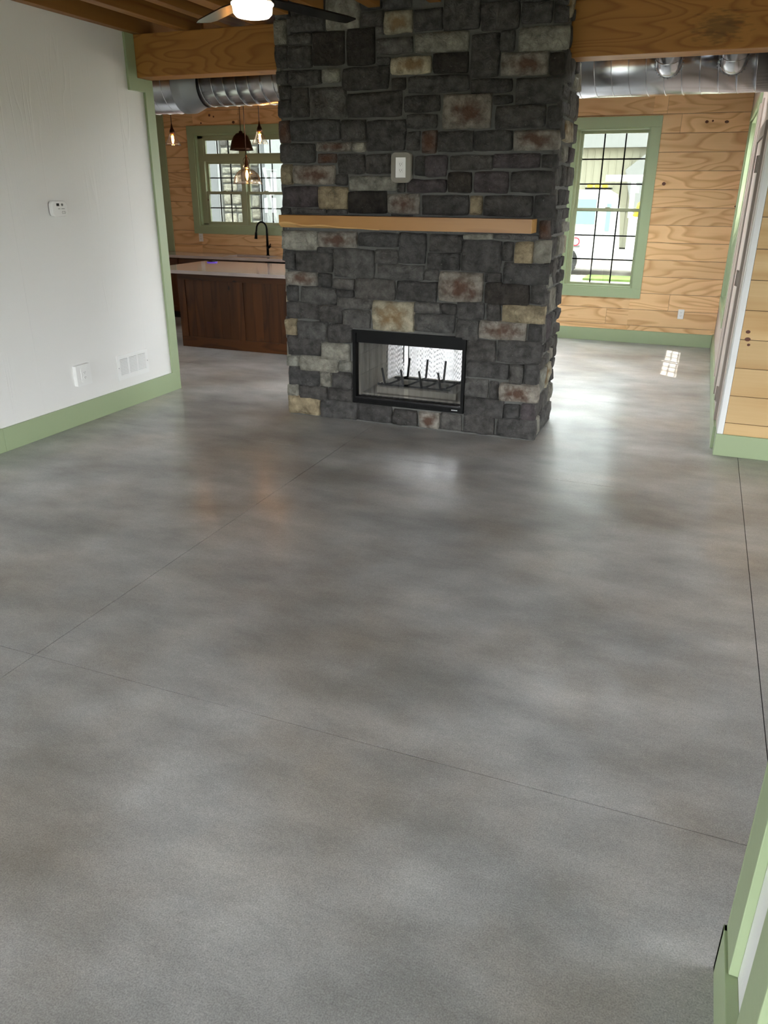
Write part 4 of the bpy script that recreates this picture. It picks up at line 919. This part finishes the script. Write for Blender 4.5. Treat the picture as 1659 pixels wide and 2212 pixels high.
# island
isl = empty('kitchen_island', (-4.7, 8.6, 0), 'dark stained wood kitchen island with vertical panels, left of the chimney', 'island')
IX0, IX1, IY0, IY1 = -5.865, -3.55, 8.083, 9.16
box('island_body', IX0 + .02, IX1, IY0 + .02, IY1, 0, .876, M['alder'], isl)
stiles = [IX0, -5.045, -4.46, -3.9]
for i, x in enumerate(stiles): box('stile', x, x + (.10 if i == 0 else .085), IY0, IY0 + .02, .10, .80, M['alder'], isl, .002)
box('stile', IX0, IX0 + .02, IY0 + .02, IY0 + .11, .0, .876, M['alder'], isl, .002)
box('rail', IX0, IX1, IY0, IY0 + .02, .80, .876, M['alderX'], isl, .002); box('rail', IX0, IX1, IY0 - .001, IY0 + .02, 0, .125, M['alderX'], isl, .002)
xx = stiles + [IX1]
for i in range(len(xx) - 1):
    a = xx[i] + (.10 if i == 0 else .085); b_ = xx[i + 1]; n = max(2, int((b_ - a) / .11))
    for q in range(n): box('panel_plank', a + (b_ - a) * q / n + .0006, a + (b_ - a) * (q + 1) / n - .0006, IY0 + .010, IY0 + .02, .125, .80, M['alder'], isl)
it = box('island_countertop', -6.23, -3.35, 7.955, 9.265, .881, .920, M['quartz'], None, .003); tag(it, 'pale glossy stone slab top of the dark wood island', 'countertop')
pk = empty('charging_puck', (-6.0, 9.06, .92), 'small black disc glowing purple near the back corner of the island top', 'device')
MB().lathe((-6.0, 9.06, .9205), [(0, 0), (.062, 0), (.066, .006), (.060, .016), (.0, .020)], 28).build('housing', M['gloss_black'], pk)
MB().lathe((-5.99, 9.05, .9205), [(.0665, .002), (.0685, .006), (.0665, .010), (.0645, .006), (.0665, .002)], 28).build('light_ring', M['purple'], pk)

# ------------------------------------------------------------------ pendant lamps
def edison(root, c, s_=1.0):
    c = Vector(c)
    MB().lathe(c, [(.012 * s_, .0), (.014 * s_, -.015 * s_), (.026 * s_, -.05 * s_), (.030 * s_, -.075 * s_), (.022 * s_, -.105 * s_), (.0, -.118 * s_)], 20).build('bulb', M['bulb_glass'], root)
    MB().lathe(c, [(0, -.022 * s_), (.006 * s_, -.025 * s_), (.011 * s_, -.05 * s_), (.011 * s_, -.08 * s_), (.004 * s_, -.098 * s_), (0, -.099 * s_)], 12).build('filament', M['filament'], root)
    l = bpy.data.lights.new('bulb_light', 'POINT'); l.energy = 4 * s_; l.color = (1, .58, .25); l.shadow_soft_size = .02
    o = bpy.data.objects.new('bulb_light', l); COL.objects.link(o); o.location = c + Vector((0, 0, -.065 * s_)) - wloc(root); o.parent = root
def cord(root, x, y, z): MB().cyl((x, y, z), (x, y, ZC - .002), .005, n=8).build('cord', M['bronze'], root)
def small_pendant(x, y, zb, label):
    r = empty('pendant_lamp', (x, y, zb), label, 'lamp')
    cord(r, x, y, zb + .21)
    MB().lathe((x, y, zb), [(.005, .235), (.009, .215), (.016, .185), (.026, .165), (.030, .150), (.030, .125), (.0, .125)], 20).build('socket', M['bronze'], r)
    edison(r, (x, y, zb + .125), .95)
    MB().lathe((x, y, zb), [(.032, .135), (.036, .12), (.055, .07), (.080, .03), (.092, .0), (.0895, .0005), (.0775, .031), (.053, .071), (.034, .12)], 28).build('glass_shade', M['shade_glass'], r)
small_pendant(-6.045, 8.5, 2.285, 'small clear glass pendant lamp, lit amber bulb, nearest the white wall')
small_pendant(-4.865, 8.5, 2.285, 'small clear glass pendant lamp, lit amber bulb, beside the chimney')
def dome_glass(x, y, zb):
    r = empty('pendant_lamp', (x, y, zb), 'large clear glass dome pendant lamp with glowing bulb, lowest one in front of kitchen window', 'lamp')
    cord(r, x, y, zb + .30)
    MB().lathe((x, y, zb), [(.004, .31), (.012, .30), (.014, .26), (.022, .235), (.024, .19), (.03, .18), (.0, .18)], 20).build('socket', M['bronze'], r)
    MB().tube([(x + .042 * math.cos(t), y, zb + .245 + .042 * math.sin(t)) for t in [2 * math.pi * i / 20 for i in range(20)]], .004, 6, closed=True).build('socket_ring', M['bronze'], r)
    edison(r, (x, y, zb + .178), 1.25)
    MB().lathe((x, y, zb), [(.034, .205), (.042, .19), (.042, .165), (.085, .150), (.125, .115), (.150, .07), (.160, .03), (.172, .0), (.169, .0), (.157, .03), (.147, .07), (.122, .112), (.083, .146), (.040, .161)], 36).build('glass_shade', M['dome_glass'], r)
dome_glass(-5.06, 8.5, 1.865)
def dome_dark(x, y, zb):
    r = empty('pendant_lamp', (x, y, zb), 'dark bronze metal dome pendant lamp over the kitchen sink', 'lamp')
    cord(r, x, y, zb + .22)
    MB().lathe((x, y, zb), [(.0, .235), (.02, .232), (.028, .21), (.06, .205), (.10, .165), (.13, .10), (.148, .03), (.158, .0), (.155, .0), (.144, .03), (.126, .10), (.097, .16), (.06, .198), (.0, .2)], 36).build('metal_shade', M['bronze'], r)
def ray_at(u, v, yp): x, z = unproj(u, v, yp); return x, z
dx, dz = ray_at(522, 325, 9.85)
dome_dark(dx, 9.85, dz)

# ------------------------------------------------------------------ ceiling fan
fx, fy = -2.478, 4.32
fn = empty('ceiling_fan', (fx, fy, 2.96), 'dark-bladed ceiling fan with lit round glass bowl at the top edge', 'fan')
MB().lathe((fx, fy, 0), [(.0, 2.655), (.05, 2.657), (.090, 2.665), (.105, 2.68), (.109, 2.715), (.116, 2.722), (.116, 2.728), (.0, 2.728)], 40).build('light_bowl', M['lampbowl'], fn)
MB().lathe((fx, fy, 0), [(.0, 2.7285), (.10, 2.7285), (.12, 2.74), (.12, 2.80), (.09, 2.84), (.03, 2.86), (.02, 2.87), (.02, 2.95), (.07, 2.96), (.0, 2.96)], 36).build('motor_housing', M['gloss_black'], fn)
for i in range(5):
    a = math.radians(70.9 + 72 * i); ca, sa = math.cos(a), math.sin(a); vs = []
    for (r, hw) in ((.10, .035), (.16, .045), (.30, .062), (.70, .060), (.785, .045), (.79, .03)):
        for s_, z in ((-1, 2.765), (1, 2.755), (1, 2.748), (-1, 2.757)): vs.append((fx + ca * r - sa * hw * s_, fy + sa * r + ca * hw * s_, z))
    fs = []
    for q in range(5):
        for k_ in range(4): fs.append((4 * q + k_, 4 * q + (k_ + 1) % 4, 4 * q + 4 + (k_ + 1) % 4, 4 * q + 4 + k_))
    fs += [(0, 1, 2, 3), (20, 23, 22, 21)]
    MB().raw(vs, fs).build('fan_blade', M['gloss_black'], fn)

# ------------------------------------------------------------------ outdoors
gd = box('ground', -60, 60, -60, 90, -.5, -.36, M['soil']); tag(gd, kind='structure')
dw = box('driveway', -14, 4, 11.5, 35, -.359, -.32, M['gravel']); tag(dw, 'pale gravel drive outside the far window under the parked van', 'driveway')
lawn = box('lawn', -2.85, 1.0, 21.6, 22.7, -.319, -.27, M['grass']); tag(lawn, 'strip of green grass in front of the parked van', 'grass', kind='stuff')
# building across the yard
bd = empty('neighbour_building', (-5, 36, 0), 'beige metal-sided building with grey painted-on gable shadow behind the van', 'building')
box('side_wall', -30, 10, 36, 40, -.32, 3.55, M['olive_wall'], bd); box('eave', -30, 10, 35.6, 40, 3.55, 6.0, M['eave_and_shadow'], bd)
MB().raw([(-2.6, 35.4, -.3), (6, 35.4, -.3), (6, 35.4, 5.2), (-2.3, 35.4, 3.6), (-3.4, 35.4, 2.7), (-2.6, 35.9, -.3), (6, 35.9, -.3), (6, 35.9, 5.2), (-2.3, 35.9, 3.6), (-3.4, 35.9, 2.7)], [(0, 1, 2, 3, 4), (9, 8, 7, 6, 5), (0, 4, 9, 5), (1, 6, 7, 2), (2, 7, 8, 3), (3, 8, 9, 4), (0, 5, 6, 1)]).build('gable_shadow', M['eave_and_shadow'], bd)  # grey panel standing in for the gable roof's shadow
for i in range(60): box('siding_rib', -12 + i * .3, -11.96 + i * .3, 35.97, 36.0, -.3, 3.5, M['olive_wall'], bd)
# van
vn = empty('van', (-4.4, 23.5, -.32), 'white work van with teal tinted windows parked outside the far window', 'van')
pr = [(-7.0, .1), (-7.0, 1.5), (-6.6, 1.86), (-2.75, 1.90), (-2.52, 1.78), (-2.42, 1.4), (-2.30, .1)]
vs = [(x, 23.0, z) for x, z in pr] + [(x, 24.9, z) for x, z in pr]; n = len(pr)
MB().raw(vs, [tuple(range(n)), tuple(range(n, 2 * n))[::-1]] + [(i, (i + 1) % n, n + (i + 1) % n, n + i) for i in range(n)]).build('van_body', M['truck'], vn)
box('side_window', -4.0, -2.86, 22.98, 22.999, 1.02, 1.66, M['tint'], vn, .004)
box('side_window', -5.6, -4.2, 22.98, 22.999, 1.02, 1.66, M['tint'], vn, .004)
box('rear_glass', -2.58, -2.46, 22.975, 22.999, .85, 1.55, M['tint'], vn, .004)
box('door_handle', -3.6, -3.2, 22.97, 22.999, .42, .47, M['outgrey'], vn)
box('light_bar', -3.25, -2.55, 23.3, 23.6, 1.905, 1.95, M['black'], vn)
for x in (-3.2, -3.0, -2.8): box('beacon', x, x + .13, 23.28, 23.62, 1.951, 2.05, M['amber'], vn, .01)
for x in (-6.2, -3.6): MB().cyl((x, 22.95, .05), (x, 23.2, .05), .37, n=28).build('wheel', M['rubber'], vn)
box('lower_sill', -6.9, -2.35, 22.96, 22.999, -.12, .10, M['cream'], vn)
ox, oz = unproj(1243, 523, 22.97)
text('lettering', 'O', .32, (ox, 22.97, oz), (math.pi / 2, 0, 0), M['red'], vn, .004)
# service truck with box body
sv = empty('utility_truck', (-.4, 23.4, -.32), 'white utility truck bed with yellow hoses and slatted rail outside the window', 'truck')
box('box_body', -1.98, 1.6, 23.0, 24.8, -.02, 1.22, M['truck'], sv, .02)
box('top_rail', -2.7, 1.6, 23.05, 23.12, 2.10, 2.26, M['truck'], sv); box('post', -2.02, -1.9, 23.04, 23.12, 1.2, 2.1, M['truck'], sv); box('tailgate_panel', -2.02, -1.8, 23.0, 23.03, 1.82, 1.98, M['truck'], sv)
box('slat_backing', -1.7, 1.2, 23.1, 23.12, 1.78, 2.02, M['outgrey'], sv)
for i in range(18): box('slat', -1.66 + i * .16, -1.58 + i * .16, 23.05, 23.09, 1.79, 2.01, M['truck'], sv)
hs = empty('hose_bundle', (-1.2, 23.6, 1.25), 'yellow hose heap over an orange machine on the truck bed', 'hose')
for k_ in range(4):
    MB().tube([(-1.86 + k_ * .03, 23.3 + k_ * .08, 1.23), (-1.8, 23.3 + k_ * .08, 1.45 + k_ * .03), (-1.5, 23.3 + k_ * .08, 1.64 + k_ * .03), (-1.0, 23.35 + k_ * .08, 1.70), (-.4, 23.4, 1.62)], .05, 8).build('hose', M['yellow'], hs)
box('machine', -1.7, -.6, 23.4, 23.9, 1.23, 1.52, M['orange'], hs, .02)
for x in (-.9,): MB().cyl((x, 22.96, .05), (x, 23.2, .05), .37, n=28).build('wheel', M['rubber'], sv)
# stone wing of the house seen through the kitchen window
wg = empty('stone_wing', (-8.3, 14.2, -.32), 'grey stone outer wall with shaded windows beyond the kitchen window', 'wall')
box('wing_wall', -12, -7.75, 14.1, 14.5, -.32, 4.5, M['mortar'], wg)
M['mortar_l'] = simple('pale_mortar', (.5, .5, .49), .9)
rn = random.Random(5)
for (xa, xb) in ((-8.95, -8.42), (-8.32, -8.12),):
    z = .6
    while z < 3.2:
        h = rn.uniform(.13, .24); x = xa
        while x < xb - .05:
            w_ = min(rn.uniform(.16, .34), xb - x); si += 1
            s_ = stone(Vector((x + w_ / 2, 14.1, z + h / 2)), Vector((1, 0, 0)), Vector((0, 0, 1)), Vector((0, -1, 0)), w_ - .02, h - .02, rn.choice('lllm'), .03, si, wg); x += w_
        z += h
for (xa, xb) in ((-9.5, -8.98), (-8.10, -7.90)):
    box('window_trim', xa - .0, xb, 14.06, 14.1, .4, 2.9, M['outwhite'], wg); box('window_shade', xa + .05, xb - .05, 14.05, 14.06, .5, 2.8, M['outgrey'], wg)
box('siding', -7.88, -5.0, 13.9, 14.5, -.32, 4.5, M['outwhite'], wg)
MB().tube([(-7.85, 13.8, 2.2), (-7.45, 13.8, .6)], .03, 6).build('brace', M['outwhite'], wg)
